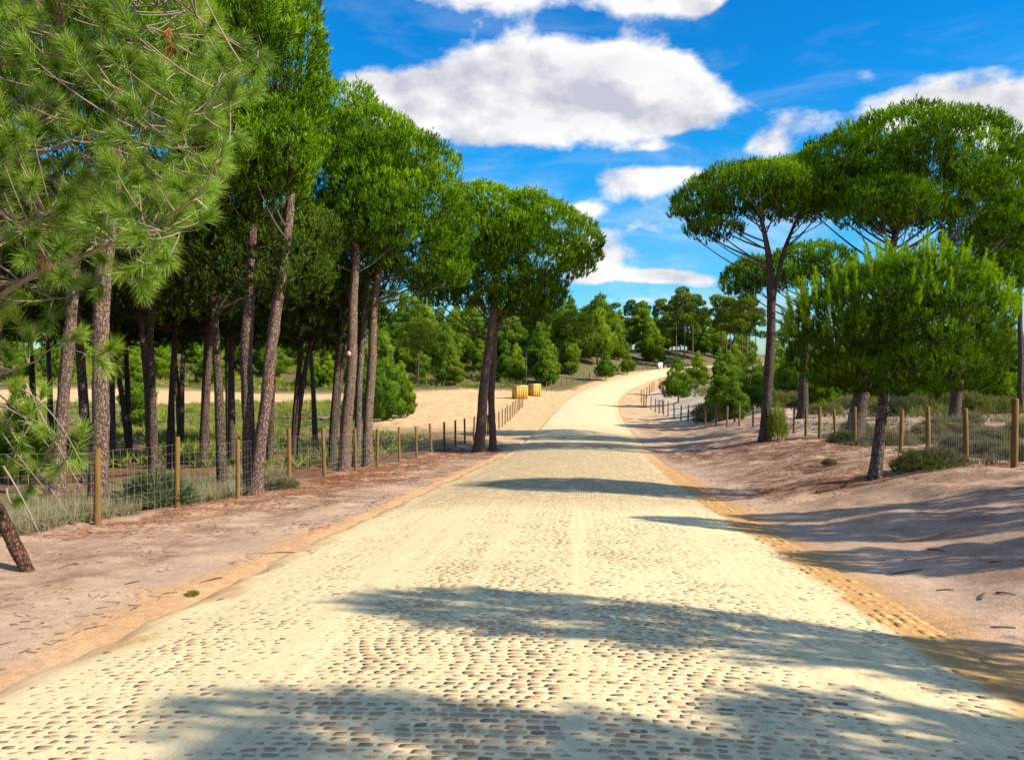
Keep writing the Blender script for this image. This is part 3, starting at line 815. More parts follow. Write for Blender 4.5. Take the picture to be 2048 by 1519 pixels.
# right of the road
make_pine('stone_pine', 'tall slender stone pine with an open umbrella crown, right of the road', [T([(1530, 886), (1538, 740), (1543, 610), (1540, 520), (1555, 440)], 33.7, [14, 12, 10.5, 9, 4]), T([(1545, 590), (1562, 510), (1600, 430)], 33.9, [8, 6.5, 4])],
          [E(1480, 405, 130, 58, 33.7, 4.2), E(1395, 430, 58, 48, 33.7), E(1600, 395, 110, 75, 34), E(1540, 365, 90, 35, 34)], rp, dens=9.5, L=.24, n=10, wid=.03, mat='crown', bark='bark_dark', lo=-.15, low=.15, loc=G(1530, 33.7)) \
    if False else None


def right_tall():
    tr = [T([(1530, 886), (1538, 740), (1543, 610), (1536, 520), (1520, 430)], 33.7, [14, 12, 10.5, 8, 4])]
    fork = ([W(1544, 600, 33.75), W(1562, 510, 33.9), W(1600, 420, 34)], np.array([5.2, 4.2, 2.6]) * 33.7 / F_PX)
    return make_pine('stone_pine', 'tall slender stone pine with an open umbrella crown, right of the road', tr + [fork],
                     [E(1480, 408, 128, 58, 33.7, 4.0), E(1395, 432, 56, 46, 33.7), E(1600, 395, 110, 75, 34.2), E(1540, 372, 100, 40, 34), E(1420, 470, 60, 22, 33.7), E(1600, 430, 90, 45, 33.2)],
                     rp, dens=9.5, L=.24, n=10, wid=.03, bark='bark_dark', lo=-.2, low=.12, tint0=.38)


right_tall()
make_pine('stone_pine', 'broad domed stone pine with a thick leaning trunk behind the right fence', [T([(1708, 890), (1722, 800), (1742, 700), (1765, 580), (1790, 460)], 33.0, [23, 19, 16, 14, 7])],
          [E(1800, 330, 190, 92, 33.4, 4.6), E(1690, 350, 105, 62, 33.2), E(1930, 375, 105, 90, 33.6), E(1760, 425, 105, 62, 31.6), E(1985, 470, 95, 75, 34), E(1860, 430, 120, 70, 34), E(1640, 380, 80, 60, 33.6), E(2010, 560, 70, 50, 34.5)],
          rp, dens=9.5, L=.24, n=10, wid=.03, bark='bark_dark', low=.25, seg=18, tint0=.40)
make_pine('stone_pine', 'stone pine with a low dark crown behind the tall slender right pine', [T([(1605, 832), (1608, 740), (1612, 640), (1600, 560)], 46, [13, 11, 9, 4])],
          [E(1520, 560, 78, 42, 46), E(1620, 550, 95, 60, 47), E(1480, 580, 38, 38, 46)], rp, dens=7, L=.28, n=9, wid=.042, bark='bark_dark', low=.2, tint0=.36)
make_pine('stone_pine', 'split barked pine behind the scrub, right hand end of the right fence', [T([(1908, 838), (1918, 740), (1930, 620), (1990, 470)], 38, [14, 12, 10, 5])],
          [E(2040, 400, 110, 110, 39), E(2000, 520, 80, 60, 39), E(2110, 460, 90, 90, 39)], rp, dens=8, L=.26, n=9, wid=.036, bark='bark_dark', tint0=.42)
make_pine('stone_pine', 'thin trunked pine at the right edge behind the fence', [T([(2043, 790), (2040, 680), (2036, 540)], 52, [7, 6, 4])],
          [E(2040, 470, 90, 60, 52), E(2120, 480, 80, 60, 52)], rp, dens=6, L=.3, n=8, wid=.05, bark='bark_dark')


def candles(rs, N, env, Lc=.42):
    P, D = [], []
    for c, r in env:
        q = rs.normal(size=(N * 3, 3)); q /= np.linalg.norm(q, axis=1)[:, None]; q = q[q[:, 2] > .1][:N // len(env)]
        P.append(c + r * q * 1.02); D.append(q * np.array([.25, .25, .0]) + np.array([0, 0, 1.0]) + rs.normal(0, .08, q.shape))
    P = np.vstack(P); D = np.vstack(D)
    return needles(P, D, .10, 100, .014, (18, 55), rs, Lc * rs.uniform(.35, 1.25, len(P)), np.clip(rs.normal(.86, .08, len(P)), 0, 1))


envs = [E(1790, 650, 195, 110, 16.5, 2.0), E(1662, 685, 92, 85, 16.5), E(1900, 660, 112, 100, 16.6), E(1830, 580, 125, 62, 16.4, 1.5), E(1740, 600, 90, 60, 16.3), E(1800, 745, 165, 48, 16.2), E(1890, 735, 110, 50, 16.4), E(1690, 745, 90, 45, 16.4)]
make_pine('young_stone_pine', 'small round young pine with bright upright shoots, right of the road', [T([(1753, 968), (1764, 860), (1774, 740), (1780, 640)], 16.5, [15, 13, 11, 6])],
          envs, rp, dens=24, L=.15, n=11, wid=.012, mat='crown', bark='bark_grey', frac=.24, topgain=0, extra=candles(np.random.default_rng(3), 440, envs[:4]), seg=20, amp=.1, low=.7, lo=-.9, rmax=.5, tint0=.14)

# pines just outside the right of the frame, known by the shadows they lay over the road
for (x, y, h, r, lb) in ((9.2, 3.1, 5.9, .52, 'pine right of the camera whose pointed shadow crosses the road'), (9.2, .2, 6.0, .9, 'pine beside the camera throwing the nearest shadow'), (8.3, 1.6, 3.6, .32, 'slim young pine beside the road just outside the frame'),
                         (11.4, 9.3, 5.0, .5, 'slim pine on the right bank outside the frame'), (12.9, 10.3, 4.7, .42, 'slim pine shading the rippled sand'), (13.2, 8.0, 5.0, .55, 'pine on the right bank behind two slim ones'), (10.6, 6.9, 3.4, .35, 'thin young pine on the right bank')):
    b = np.array([x, y, float(gz(x, y))])
    make_pine('slim_pine', lb, [([b, b + (0.1, .05, h * .4), b + (.1, 0, h * .85)], np.array([.12, .09, .03]))],
              [(b + (0, 0, h * .48), np.array([r, r, h * .2])), (b + (0, 0, h * .68), np.array([r * .75, r * .75, h * .17])), (b + (.05, 0, h * .86), np.array([r * .4, r * .4, h * .14]))], rp, dens=14, L=.2, n=10, wid=.024, limbs=False, frac=.36, lo=-.9, low=.6, rmax=.5)

# shared models for the deeper rows
def lib_pine(rs, name, h, clear, R0, flat, k, dens, L, n, wid, mat, bark, stems=1, lean=.3):
    """umbrella pine standing at the origin; parts trunk, limb, crown"""
    o = thing(name, (0, 0, 0), '-', 'tree')
    tops = []
    for s in range(stems):
        an = rs.uniform(0, 6.28); tip = np.array([math.cos(an) * lean * (1 + s), math.sin(an) * lean * (1 + s), h * .82])
        pth = bez(np.array([0, 0, -.2]), np.array([tip[0] * .2, tip[1] * .2, h * .45]), tip, 12)
        mb = MB(); v, f = tube(pth, np.linspace(.155, .05, 12) * h / 9, 9, .08, seed=int(rs.integers(999))); mb.add(v, f)
        trunk_o = link('trunk', mb.mesh('trunk', M[bark], True), o); tops.append(pth)
    env = [(np.array([0, 0, clear * h + (1 - clear) * h * .5]), np.array([R0, R0 * .95, (1 - clear) * h * .5 * flat]))]
    for i in range(k):
        a = rs.uniform(0, 6.28); env.append((np.array([math.cos(a) * R0 * .6, math.sin(a) * R0 * .6, h * (clear + .35 * (1 - clear) * rs.random() + .1)]), np.array([R0 * .5, R0 * .5, (1 - clear) * h * .25])))
    lob = lobes_on(env, rs, .33, -.75)
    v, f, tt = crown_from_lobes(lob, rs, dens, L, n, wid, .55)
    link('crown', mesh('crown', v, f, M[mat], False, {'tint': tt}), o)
    for i, (c, ra) in enumerate(lob[1::4]):
        tp = tops[i % stems]; kx = int(np.clip(7 + rs.integers(0, 4), 3, 10)); st = tp[kx]
        mb = MB(); v, f = tube(bez(st, (st + c) / 2 + rs.normal(0, .3, 3) - (0, 0, .15), c, 7), np.linspace(.05, .012, 7), 5); mb.add(v, f)
        link('limb', mb.mesh('limb', M['limb_dark'], True), trunk_o)
    return o


def lib_young(rs, h, R0, nt, L, n, wid, mat='young', bare=.08):
    """bushy young pine, whorled boughs from near the ground"""
    o = thing('young_pine', (0, 0, 0), '-', 'tree')
    v, f = tube(np.array([[0, 0, -.1], [.02, 0, h * .5], [0, .02, h * .96]]), [.022 * h, .013 * h, .004 * h], 6); mb = MB(); mb.add(v, f)
    link('trunk', mb.mesh('trunk', M['limb'], True), o)
    lob = []
    lev = int(8 + rs.integers(0, 3))
    for i in range(lev):
        z = bare + (1 - bare) * (i + .3) / lev + rs.normal(0, .015); r = R0 * (1 - z) ** .75 * (0.75 + .5 * min(1, z * 3)) * rs.uniform(.8, 1.15)
        m_ = max(3, int(7 - i * .5)); a0 = rs.uniform(0, 6)
        for q in range(m_):
            a = a0 + q * 6.283 / m_ + rs.normal(0, .2); rr = r * rs.uniform(.45, 1.0)
            s = max(.13 * R0, r * rs.uniform(.24, .38))
            lob.append((np.array([math.cos(a) * rr, math.sin(a) * rr, z * h + .12 * rr + rs.normal(0, .03 * h)]), np.array([s, s, s * rs.uniform(.8, 1.4)])))
    lob.append((np.array([0, 0, h * .94]), np.array([.16 * R0, .16 * R0, .1 * h])))
    ar = sum(4 * math.pi * l[1].mean() ** 2 for l in lob)
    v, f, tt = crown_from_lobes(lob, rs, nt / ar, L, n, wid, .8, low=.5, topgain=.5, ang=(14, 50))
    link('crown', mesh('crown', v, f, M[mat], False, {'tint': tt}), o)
    return o


def lib_tall(rs, h, nt):
    """tall forest pine: bare trunk, small irregular tiered crown"""
    o = thing('tall_pine', (0, 0, 0), '-', 'tree')
    v, f = tube(bez(np.array([0, 0, -.3]), np.array([.2, 0, h * .5]), np.array([rs.normal(0, .4), rs.normal(0, .4), h * .95]), 9), np.linspace(.2, .05, 9), 7); mb = MB(); mb.add(v, f)
    link('trunk', mb.mesh('trunk', M['bark_grey'], True), o)
    lob = []
    for i in range(15):
        z = rs.uniform(.5, .97); r = (1 - z) * h * .28 + .9; a = rs.uniform(0, 6.28); q = rs.uniform(.3, 1) * r; s = rs.uniform(.8, 1.4)
        lob.append((np.array([math.cos(a) * q, math.sin(a) * q, z * h]), np.array([s * 1.25, s * 1.25, s * .75])))
    ar = sum(4 * math.pi * l[1].mean() ** 2 for l in lob)
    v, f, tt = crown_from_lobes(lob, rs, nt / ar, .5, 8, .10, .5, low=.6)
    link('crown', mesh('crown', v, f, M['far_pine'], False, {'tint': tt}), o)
    return o


rl = np.random.default_rng(77)
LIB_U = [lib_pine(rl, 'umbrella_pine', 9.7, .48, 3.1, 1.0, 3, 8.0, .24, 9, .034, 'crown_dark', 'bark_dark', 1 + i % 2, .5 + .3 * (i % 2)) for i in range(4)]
LIB_Y = [lib_young(rl, 5.0, 1.35 + .3 * (i % 3), 1000, .34, 10, .042, bare=(.05, .1, .2, .08, .16)[i]) for i in range(5)]
LIB_T = [lib_tall(rl, 17.0, 950) for i in range(4)]
used = set()


def place(o, x, y, rz, sc, label, group, name=None):
    loc = (x, y, float(gz(x, y)) - .03)
    if o.name not in used:
        used.add(o.name); o.location = loc; o.rotation_euler = (0, 0, rz); o.scale = (sc,) * 3; o['label'] = label
        if group: o['group'] = group
        return o
    return copy_tree(o, loc, rz, sc, label, group)


# the shaded grove behind the left fence: (u, Y, scale, model, label)
GROVE = [(305, 22.5, .86, 1, 'dark forked pine deep in shade just behind the left fence'), (338, 27, .9, 0, 'thin dark pine right of the forked shaded pine'), (404, 26.5, .95, 3, 'dark pine with wide low V limbs in the grove'),
         (442, 18.8, .82, 2, 'slender pale stemmed pine behind the second fence post'), (462, 29, .95, 0, 'dark leaning pine left of the V forked double trunk'), (538, 31, .95, 2, 'dark pine just right of the V forked double trunk'),
         (585, 29.5, .85, 3, 'dark narrow fork pine in the gap right of the double trunk'), (662, 29.0, .9, 1, 'black stemmed pine just left of the saw cut trunk'), (172, 20, .9, 0, 'dark pine between the two nearest plated trunks'),
         (68, 33, .95, 2, 'reddish pine trunk far left among the branches'), (100, 40, 1.0, 0, 'pale distant pine trunk at far left'), (360, 40, 1.0, 1, 'pine deep in the grove left of the low V limbed pine'),
         (500, 43, 1.0, 0, 'pine at the back of the grove behind the double trunk'), (630, 41, .95, 2, 'pine at the back of the grove by the sand lot')]
for i, (u, Y, sc, k, lb) in enumerate(GROVE):
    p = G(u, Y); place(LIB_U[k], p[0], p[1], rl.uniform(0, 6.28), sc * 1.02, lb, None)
for i in range(3):
    Y = rl.uniform(34, 45); x = lfx(Y) - rl.uniform(3, 14)
    place(LIB_U[(i + 1) % 4], x, Y, rl.uniform(0, 6.28), rl.uniform(.85, 1.0), 'dark pine at the back of the left grove before the sunlit clearing', 'stone pines deep in the left grove')
for i in range(9):
    Y = rl.uniform(12, 30); x = lfx(Y) - rl.uniform(9, 30)
    if x / Y > -.50 and Y < 40: x -= 8
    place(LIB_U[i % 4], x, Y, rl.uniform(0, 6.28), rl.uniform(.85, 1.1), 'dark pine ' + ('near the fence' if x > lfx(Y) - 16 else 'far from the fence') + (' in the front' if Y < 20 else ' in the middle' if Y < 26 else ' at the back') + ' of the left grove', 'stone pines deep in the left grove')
# one distant trunk left of the end pine, and a bright round pine behind the end of the left row
p = G(825, 112); place(LIB_U[1], p[0], 118, 1.0, 1.0, 'lone pine at the back of the sand lot', None)
p = G(1150, 135); place(LIB_U[2], p[0], 137, 2.0, 1.15, 'bright round crowned pine behind the end of the left row', None)
p = G(1100, 140); place(LIB_U[0], -2.0 + p[0], 150, .6, 1.2, 'round crowned pine left of the bright one', None)

# young pines
yg = 'young pines in the dense stand beyond the sand lot'
def stand_label(u, Y, h):
    where = 'seen between the trunks of the left grove' if u < 640 else 'at the left end of the sand lot' if u < 760 else 'behind the middle of the sand lot' if u < 900 else 'behind the pine that ends the left row' if u < 1010 else 'behind the yellow bin shelters' if u < 1110 else 'above the left verge fence' if u < 1220 else 'where the left verge meets the bend'
    return ('small ' if h < 1.2 else 'tall ' if h > 1.6 else 'middling ') + ('front row ' if Y < 130 else 'second row ' if Y < 150 else 'back row ') + 'bushy young pine ' + where
def thicket_label(u, Y, h):
    where = 'left of the tall slender pine' if u < 1515 else 'between the slender pine and the low crowned pine' if u < 1600 else 'left of the thick leaning trunk' if u < 1720 else 'between the leaning trunk and the split barked pine' if u < 1900 else 'right of the split barked pine'
    return ('small ' if h < .85 else 'tall ' if h > 1.15 else 'middling ') + ('nearer ' if Y < 90 else 'mid depth ' if Y < 130 else 'deep ') + 'thicket pine ' + where
cnt = 0
def near_road(x, y, m): return abs(float(dlat(x, y))) < m
tries = 0
while cnt < 140 and tries < 4000:
    tries += 1
    u = rl.uniform(-120, 1330); Y = 118 + 70 * rl.random() ** 1.3; x = (u - CX) / F_PX * Y
    if float(dlat(x, Y)) > -6.5 or near_road(x, Y, 6.5): continue
    h = rl.uniform(.85, 1.45) * (1.0 + (Y - 118) / 80)
    place(LIB_Y[cnt % 5], x, Y, rl.uniform(0, 6.28), h, stand_label(u, Y, h), yg); cnt += 1
cnt = 0; tries = 0
while cnt < 76 and tries < 4000:
    tries += 1
    Y = 62 + 110 * rl.random(); u = rl.uniform(1400, 2100); x = (u - CX) / F_PX * Y
    if x < 23 + (Y - 60) * .10 or float(dlat(x, Y)) < 13: continue
    h = rl.uniform(.65, 1.3)
    place(LIB_Y[(cnt + 2) % 5], x, Y, rl.uniform(0, 6.28), h, thicket_label(u, Y, h), 'young pines in the right thicket'); cnt += 1
cnt = 0
while cnt < 24:
    Y = rl.uniform(165, 215); u = rl.uniform(1150, 1560); x = (u - CX) / F_PX * Y
    if near_road(x, Y, 6): continue
    place(LIB_Y[cnt % 5], x, Y, rl.uniform(0, 6.28), rl.uniform(1.0, 1.7), 'young pine at the far bend of the road', 'young pines at the far bend'); cnt += 1

# single young pines that can be told apart: (u, Y, scale, model, label)
SINGLE = [(1357, 86, .95, 2, 'small pine with a bare stem standing alone on the pale sand right of the road'), (1396, 104, .9, 4, 'young pine with a dark stem behind the lone pine on the pale sand'), (1212, 128, .9, 2, 'young pine on the left verge near the far bend'),
          (1255, 140, .8, 4, 'slim young pine on the left verge nearest the far bend'), (1446, 66, .78, 0, 'dark bushy young pine behind the right fence'), (1470, 54, .62, 4, 'light green pine sapling at the right fence'), (1505, 62, .9, 1, 'young pine beside the trunk of the tall slender pine'),
          (1425, 70, .5, 3, 'low dark pine bush left of the bushy young pine'), (770, 68, 1.35, 0, 'dense young pine at the left edge of the sand lot'), (802, 72, .95, 3, 'rounded young pine on the edge of the sand lot'), (735, 64, 1.2, 1, 'young pine nearest the trunks at the edge of the sand lot'),
          (275, 60, 1.0, 0, 'bright bushy pine in the sun behind the shaded grove'), (35, 21, .5, 3, 'yellow green young pine behind the foreground branches'), (1640, 58, .7, 3, 'young pine beside the fallen pale log'), (1820, 62, 1.0, 1, 'leafy young pine behind the small round pine'), (1760, 66, 1.0, 0, 'young pine behind the thick leaning trunk'), (1980, 60, 1.0, 2, 'young pine right of the split barked pine'), (1880, 70, 1.1, 3, 'young pine left of the split barked pine')]
for (u, Y, sc, k, lb) in SINGLE:
    p = G(u, Y); place(LIB_Y[k], p[0], p[1], rl.uniform(0, 6.28), sc, lb, None)

# tall forest behind the bend
tall = [(1180, 205), (1195, 195), (1228, 215), (1262, 200), (1285, 208), (1274, 215), (1335, 190), (1352, 195), (1368, 185), (1385, 192), (1400, 200), (1322, 205), (1345, 210), (1375, 205), (1452, 165), (1470, 170), (1485, 160), (1462, 178), (1500, 172), (1512, 165), (1495, 182), (1440, 185)]
for i, (u, Y) in enumerate(tall):
    x = (u - CX) / F_PX * Y
    zb = float(gz(x, Y)); top = {0: 612, 1: 600, 2: 608, 3: 600, 4: 605, 5: 612, 6: 612, 7: 592, 8: 578, 9: 590, 10: 600}.get(i, 590 + 26 * rl.random())
    sc = (EYE + (HZ - top) / F_PX * Y - zb) / 17.0
    place(LIB_T[i % 4], x, Y, rl.uniform(0, 6.28), sc, ['first', 'second', 'third', 'fourth', 'fifth', 'sixth', 'seventh', 'eighth', 'ninth', 'tenth', 'eleventh', 'twelfth', 'thirteenth', 'fourteenth', 'fifteenth', 'sixteenth', 'seventeenth', 'eighteenth', 'nineteenth', 'twentieth', 'next to last', 'last'][sorted(q[0] for q in tall).index(u)] + ' from the left of the tall pines on the far skyline', 'tall pines on the far skyline')
for i in range(70):
    Y = rl.uniform(205, 330); x = rl.uniform(-.62, .72) * Y
    place(LIB_T[i % 4], x, Y, rl.uniform(0, 6.28), rl.uniform(.6, .9), 'tall pine in the woodland closing the view', 'woodland pines closing the view')
for i in range(40):
    Y = rl.uniform(190, 250); x = rl.uniform(-.35, .6) * Y
    if near_road(x, Y, 8): continue
    place(LIB_Y[i % 5], x, Y, rl.uniform(0, 6.28), rl.uniform(1.5, 2.4), 'dark young pine under the tall pines closing the view', 'undergrowth pines closing the view')
for i in range(20):
    Y = rl.uniform(80, 150); x = (rl.uniform(1640, 2200) - CX) / F_PX * Y
    place(LIB_T[i % 4], x, Y, rl.uniform(0, 6.28), rl.uniform(.35, .5), 'pine in the wood behind the right fence', 'pines in the wood on the right')
for o in LIB_U + LIB_Y + LIB_T:
    if o['label'] == '-':
        for c in list(o.children_recursive): bpy.data.objects.remove(c)
        bpy.data.objects.remove(o)

# ------------------------------------------------------------------ foreground pine with long needles
def foreground_pine():
    rs = np.random.default_rng(8)
    base = W(50, 1140, 8.8); base[2] = float(gz(base[0], 8.8))
    t = thing('maritime_pine', base, 'long needled pine leaning in from the left edge of the foreground', 'tree')
    tp = [base, W(10, 1060, 8.7), W(-32, 980, 8.5), W(-22, 850, 8.3), W(-14, 650, 8.1), W(-8, 400, 8.0), W(-4, 150, 8.0), W(0, -150, 8.0), W(4, -420, 8.0)]
    tp = np.array(tp)
    s = np.linspace(0, 1, 60); s0 = np.linspace(0, 1, len(tp)); pp = np.stack([np.interp(s, s0, tp[:, k]) for k in range(3)], 1)
    pp = np.vstack([pp[:1] - (-.1, 0, .2), pp])
    rr = np.interp(s, s0, [.07, .07, .075, .08, .08, .075, .07, .05, .03]); rr = np.concatenate([[.10], rr])
    v, f = tube(pp - base, rr, 20, .16, seed=4); mb = MB(); mb.add(v, f)
    link('trunk', mb.mesh('trunk', M['bark_red'], True), t)
    BR = [([(0, 135), (70, 130), (140, 118), (210, 96)], 8, 7.2, 5.5), ([(-5, 345), (60, 320), (150, 285), (250, 255), (340, 240), (410, 228), (480, 185)], 8, 6.4, 8.0), ([(-5, 335), (80, 250), (150, 190), (240, 110), (300, 60)], 8, 7.4, 8.5),
          ([(-10, 600), (70, 550), (190, 505), (230, 485), (300, 455), (365, 420), (415, 375), (445, 300)], 8.1, 6.1, 8.0), ([(20, 335), (45, 290), (45, 230), (75, 170)], 7.95, 7.5, 6.0), ([(50, 325), (95, 285), (150, 265), (180, 250)], 7.8, 7.2, 3.5),
          ([(150, 285), (220, 292), (270, 280), (300, 260)], 7.4, 6.9, 3.0), ([(-10, 750), (60, 730), (122, 683)], 8.2, 7.3, 4.0), ([(122, 683), (160, 705), (195, 712)], 7.3, 7.1, 2.5), ([(-8, 380), (25, 440), (60, 460), (95, 430)], 8, 7.2, 4.0),
          ([(300, 250), (360, 290), (400, 300), (460, 280)], 6.9, 6.2, 3.0), ([(60, 320), (75, 240), (130, 170), (140, 60)], 7.8, 7.0, 4.0), ([(0, 20), (90, 10), (200, 30), (330, 20), (400, 40)], 8, 6.8, 5.0), ([(230, 485), (180, 440), (120, 420), (60, 440)], 7.0, 6.6, 3.0),
          ([(-5, 100), (-80, 60), (-200, 80), (-330, 40)], 8, 8.6, 7.0), ([(-10, 420), (-90, 360), (-200, 350), (-320, 300)], 8, 7.4, 7.0), ([(0, -100), (80, -160), (200, -180), (320, -140)], 8, 7.6, 6.0), ([(0, -200), (-100, -260), (-220, -250)], 8, 8.4, 5.0),
          ([(300, 455), (340, 470), (400, 460)], 6.7, 6.3, 3.0), ([(410, 228), (460, 150), (520, 110)], 6.6, 6.2, 3.0), ([(-10, 520), (60, 575), (110, 600), (150, 590)], 8.05, 7.5, 3.5), ([(-20, 800), (40, 830), (90, 850), (150, 900)], 8.3, 8.0, 3.0)]
    allp = []
    for pts, y0, y1, rp_ in BR:
        n = len(pts); p = np.array([W(u, v, y0 + (y1 - y0) * i / (n - 1)) for i, (u, v) in enumerate(pts)])
        s0 = np.linspace(0, 1, n); s = np.linspace(0, 1, 5 * n)
        q = np.stack([np.interp(s, s0, p[:, k]) for k in range(3)], 1); ker = np.array([1, 2, 3, 2, 1]) / 9.
        for k in range(3): q[:, k] = np.convolve(np.pad(q[:, k], 2, mode='reflect', reflect_type='odd'), ker, 'valid')
        q += rs.normal(0, .004, q.shape)
        mb = MB(); v, f = tube(q - base, np.linspace(rp_, rp_ * .16, len(q)) * 5.8 / F_PX, 8, .08, seed=int(rs.integers(999))); mb.add(v, f, rs.uniform(.35, .7))
        link('branch', mb.mesh('branch', M['pale_limb'] if rp_ != 8.5 else M['limb'], True), t)
        allp.append(q[len(q) // 4:])
    allp = np.vstack(allp)
    # tufts: scattered through the volume the boughs fill, each on its own twig
    poly = [(-420, -300), (360, -300), (430, 10), (500, 60), (535, 120), (520, 190), (470, 260), (500, 300), (450, 380), (400, 400), (415, 450), (330, 540), (250, 580), (150, 600), (40, 610), (-420, 560)]
    def inside(u, v):
        c = False; j = len(poly) - 1
        for i in range(len(poly)):
            (xi, yi), (xj, yj) = poly[i], poly[j]
            if (yi > v) != (yj > v) and u < (xj - xi) * (v - yi) / (yj - yi) + xi: c = not c
            j = i
        return c
    pts = []
    while len(pts) < 640:
        u, v = rs.uniform(-420, 535), rs.uniform(-300, 610)
        if inside(u, v): pts.append(W(u, v, rs.uniform(6.0, 8.6) if u > -20 else rs.uniform(6.8, 9.5)))
    for (u, v, Y) in [(70, 600, 7.6), (130, 610, 7.5), (40, 650, 7.8), (20, 720, 7.9), (100, 640, 7.6), (195, 715, 7.1), (215, 700, 7.0), (60, 690, 7.8), (30, 790, 8.1), (60, 830, 8.1), (100, 870, 8.0), (40, 880, 8.1), (150, 905, 8.0), (120, 930, 8.1), (20, 930, 8.2), (80, 800, 8.2), (160, 880, 8.0), (10, 850, 8.2), (60, 960, 8.3), (140, 680, 7.4), (15, 620, 7.9), (280, 565, 7.0), (300, 520, 6.8), (40, 1000, 8.4), (90, 920, 8.2)]:
        pts.append(W(u, v, Y))
    pts = np.array(pts)
    mb = MB(); D = []
    for p in pts:
        dist = np.linalg.norm(allp - p, axis=1) + .35 * np.maximum(0, allp[:, 2] - p[2]); s = allp[np.argmin(dist)]
        d = p - s; ln = np.linalg.norm(d) + 1e-6
        D.append(d / ln + np.array([.15, -.1, .38]) + rs.normal(0, .22, 3))
        v, f = tube(bez(s, (s + p) / 2 - np.array([0, 0, .12 * ln]) + rs.normal(0, .02, 3), p, 6) - base, np.linspace(.006 + .003 * ln, .004, 6), 4); mb.add(v, f, rs.uniform(.2, .5))
    link('twigs', mb.mesh('twigs', M['pale_limb'], True), t, kind='stuff')
    D = np.array(D); D /= np.linalg.norm(D, axis=1)[:, None]
    lowp = pts[:, 2] < W(0, 620, 8)[2]
    tint = np.clip(rs.normal(.45, .15, len(pts)) + .2 * lowp, 0, 1)
    v, f, tt = needles(pts, D, .17, 230, .0047, (12, 62), rs, .13, tint, .3)
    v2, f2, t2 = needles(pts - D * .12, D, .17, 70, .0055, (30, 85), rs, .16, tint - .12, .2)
    v = np.vstack([v, v2]); f = np.vstack([f, f2 + len(tt)]); tt = np.concatenate([tt, t2])
    link('crown', mesh('crown', v - base, f, M['needles'], False, {'tint': tt}), t)
    # hanging dead needles, dead twigs, a cone
    for (u, v_, Y, k) in ((350, 85, 6.6, 40), (95, 510, 7.2, 34), (245, 330, 7.4, 20)):
        P = np.repeat(W(u, v_, Y)[None], 3, 0) + rs.normal(0, .03, (3, 3))
        v, f, tt = needles(P, np.array([[0, 0, -1.0]] * 3) + rs.normal(0, .2, (3, 3)), .15, k, .006, (5, 40), rs, .06)
        link('dead_needles', mesh('dead_needles', v - base, f, M['dead'], False, {'tint': tt}), t)
    for k in range(11):
        u0, v0 = rs.uniform(-30, 60), rs.uniform(760, 980); Y = rs.uniform(7.8, 8.6)
        p0 = W(u0, v0, Y); p2 = W(u0 + rs.uniform(30, 190), v0 + rs.uniform(30, 240), Y - .4)
        p2[2] = max(p2[2], float(gz(p2[0], p2[1])) + .03)
        mb = MB(); v, f = tube(bez(p0, (p0 + p2) / 2 + np.array([rs.normal(0, .08), 0, rs.normal(.1, .1)]), p2, 9) - base, np.linspace(.010, .003, 9), 5); mb.add(v, f, rs.uniform(.4, .8))
        link('dead_twig', mb.mesh('dead_twig', M['pale_limb'], True), t)
    c = W(18, 470, 7.6)
    th = np.linspace(0, np.pi, 9); mb = MB()
    v, f = tube(np.stack([.07 * -np.cos(th), 0 * th, -.02 * np.cos(th)], 1), np.sin(th) * .035 + .003, 12, .25, seed=9); mb.add(v + c - base, f)
    for i in range(40):
        a = i * 2.4; s = -0.06 + .12 * i / 40; r = .036 * math.sqrt(max(.05, 1 - (s / .075) ** 2))
        mb.box(c - base + np.array([s, r * math.cos(a), r * math.sin(a) + s * .3]), (.02, .014, .014), a, .6)
    link('pine_cone', mb.mesh('pine_cone', M['pale_wood']), t)


foreground_pine()
# pale sawn stubs on trunks of the left row
for tree in [o for o in bpy.data.objects if o.name.startswith('stone_pine') and 'saw cut on' in o.get('label', '')]:
    b = np.array(tree.location)
    c = W(697, 707, 25.02) - b; mb = MB()
    v, f = tube(np.array([c + (0, .12, 0), c + (-.005, .01, 0), c + (-.01, -.012, .0)]), [.085, .08, .078], 12); mb.add(v, f)
    link('cut_stub', mb.mesh('cut_stub', M['cut'], False), tree)

# ------------------------------------------------------------------ fences
def resample(poly, step):
    p = np.array([(x, y) for y, x in poly]); s = np.concatenate([[0], np.cumsum(np.linalg.norm(np.diff(p, axis=0), axis=1))])
    q = np.arange(0, s[-1] + 1e-6, step)
    return np.stack([np.interp(q, s, p[:, 0]), np.interp(q, s, p[:, 1])], 1)


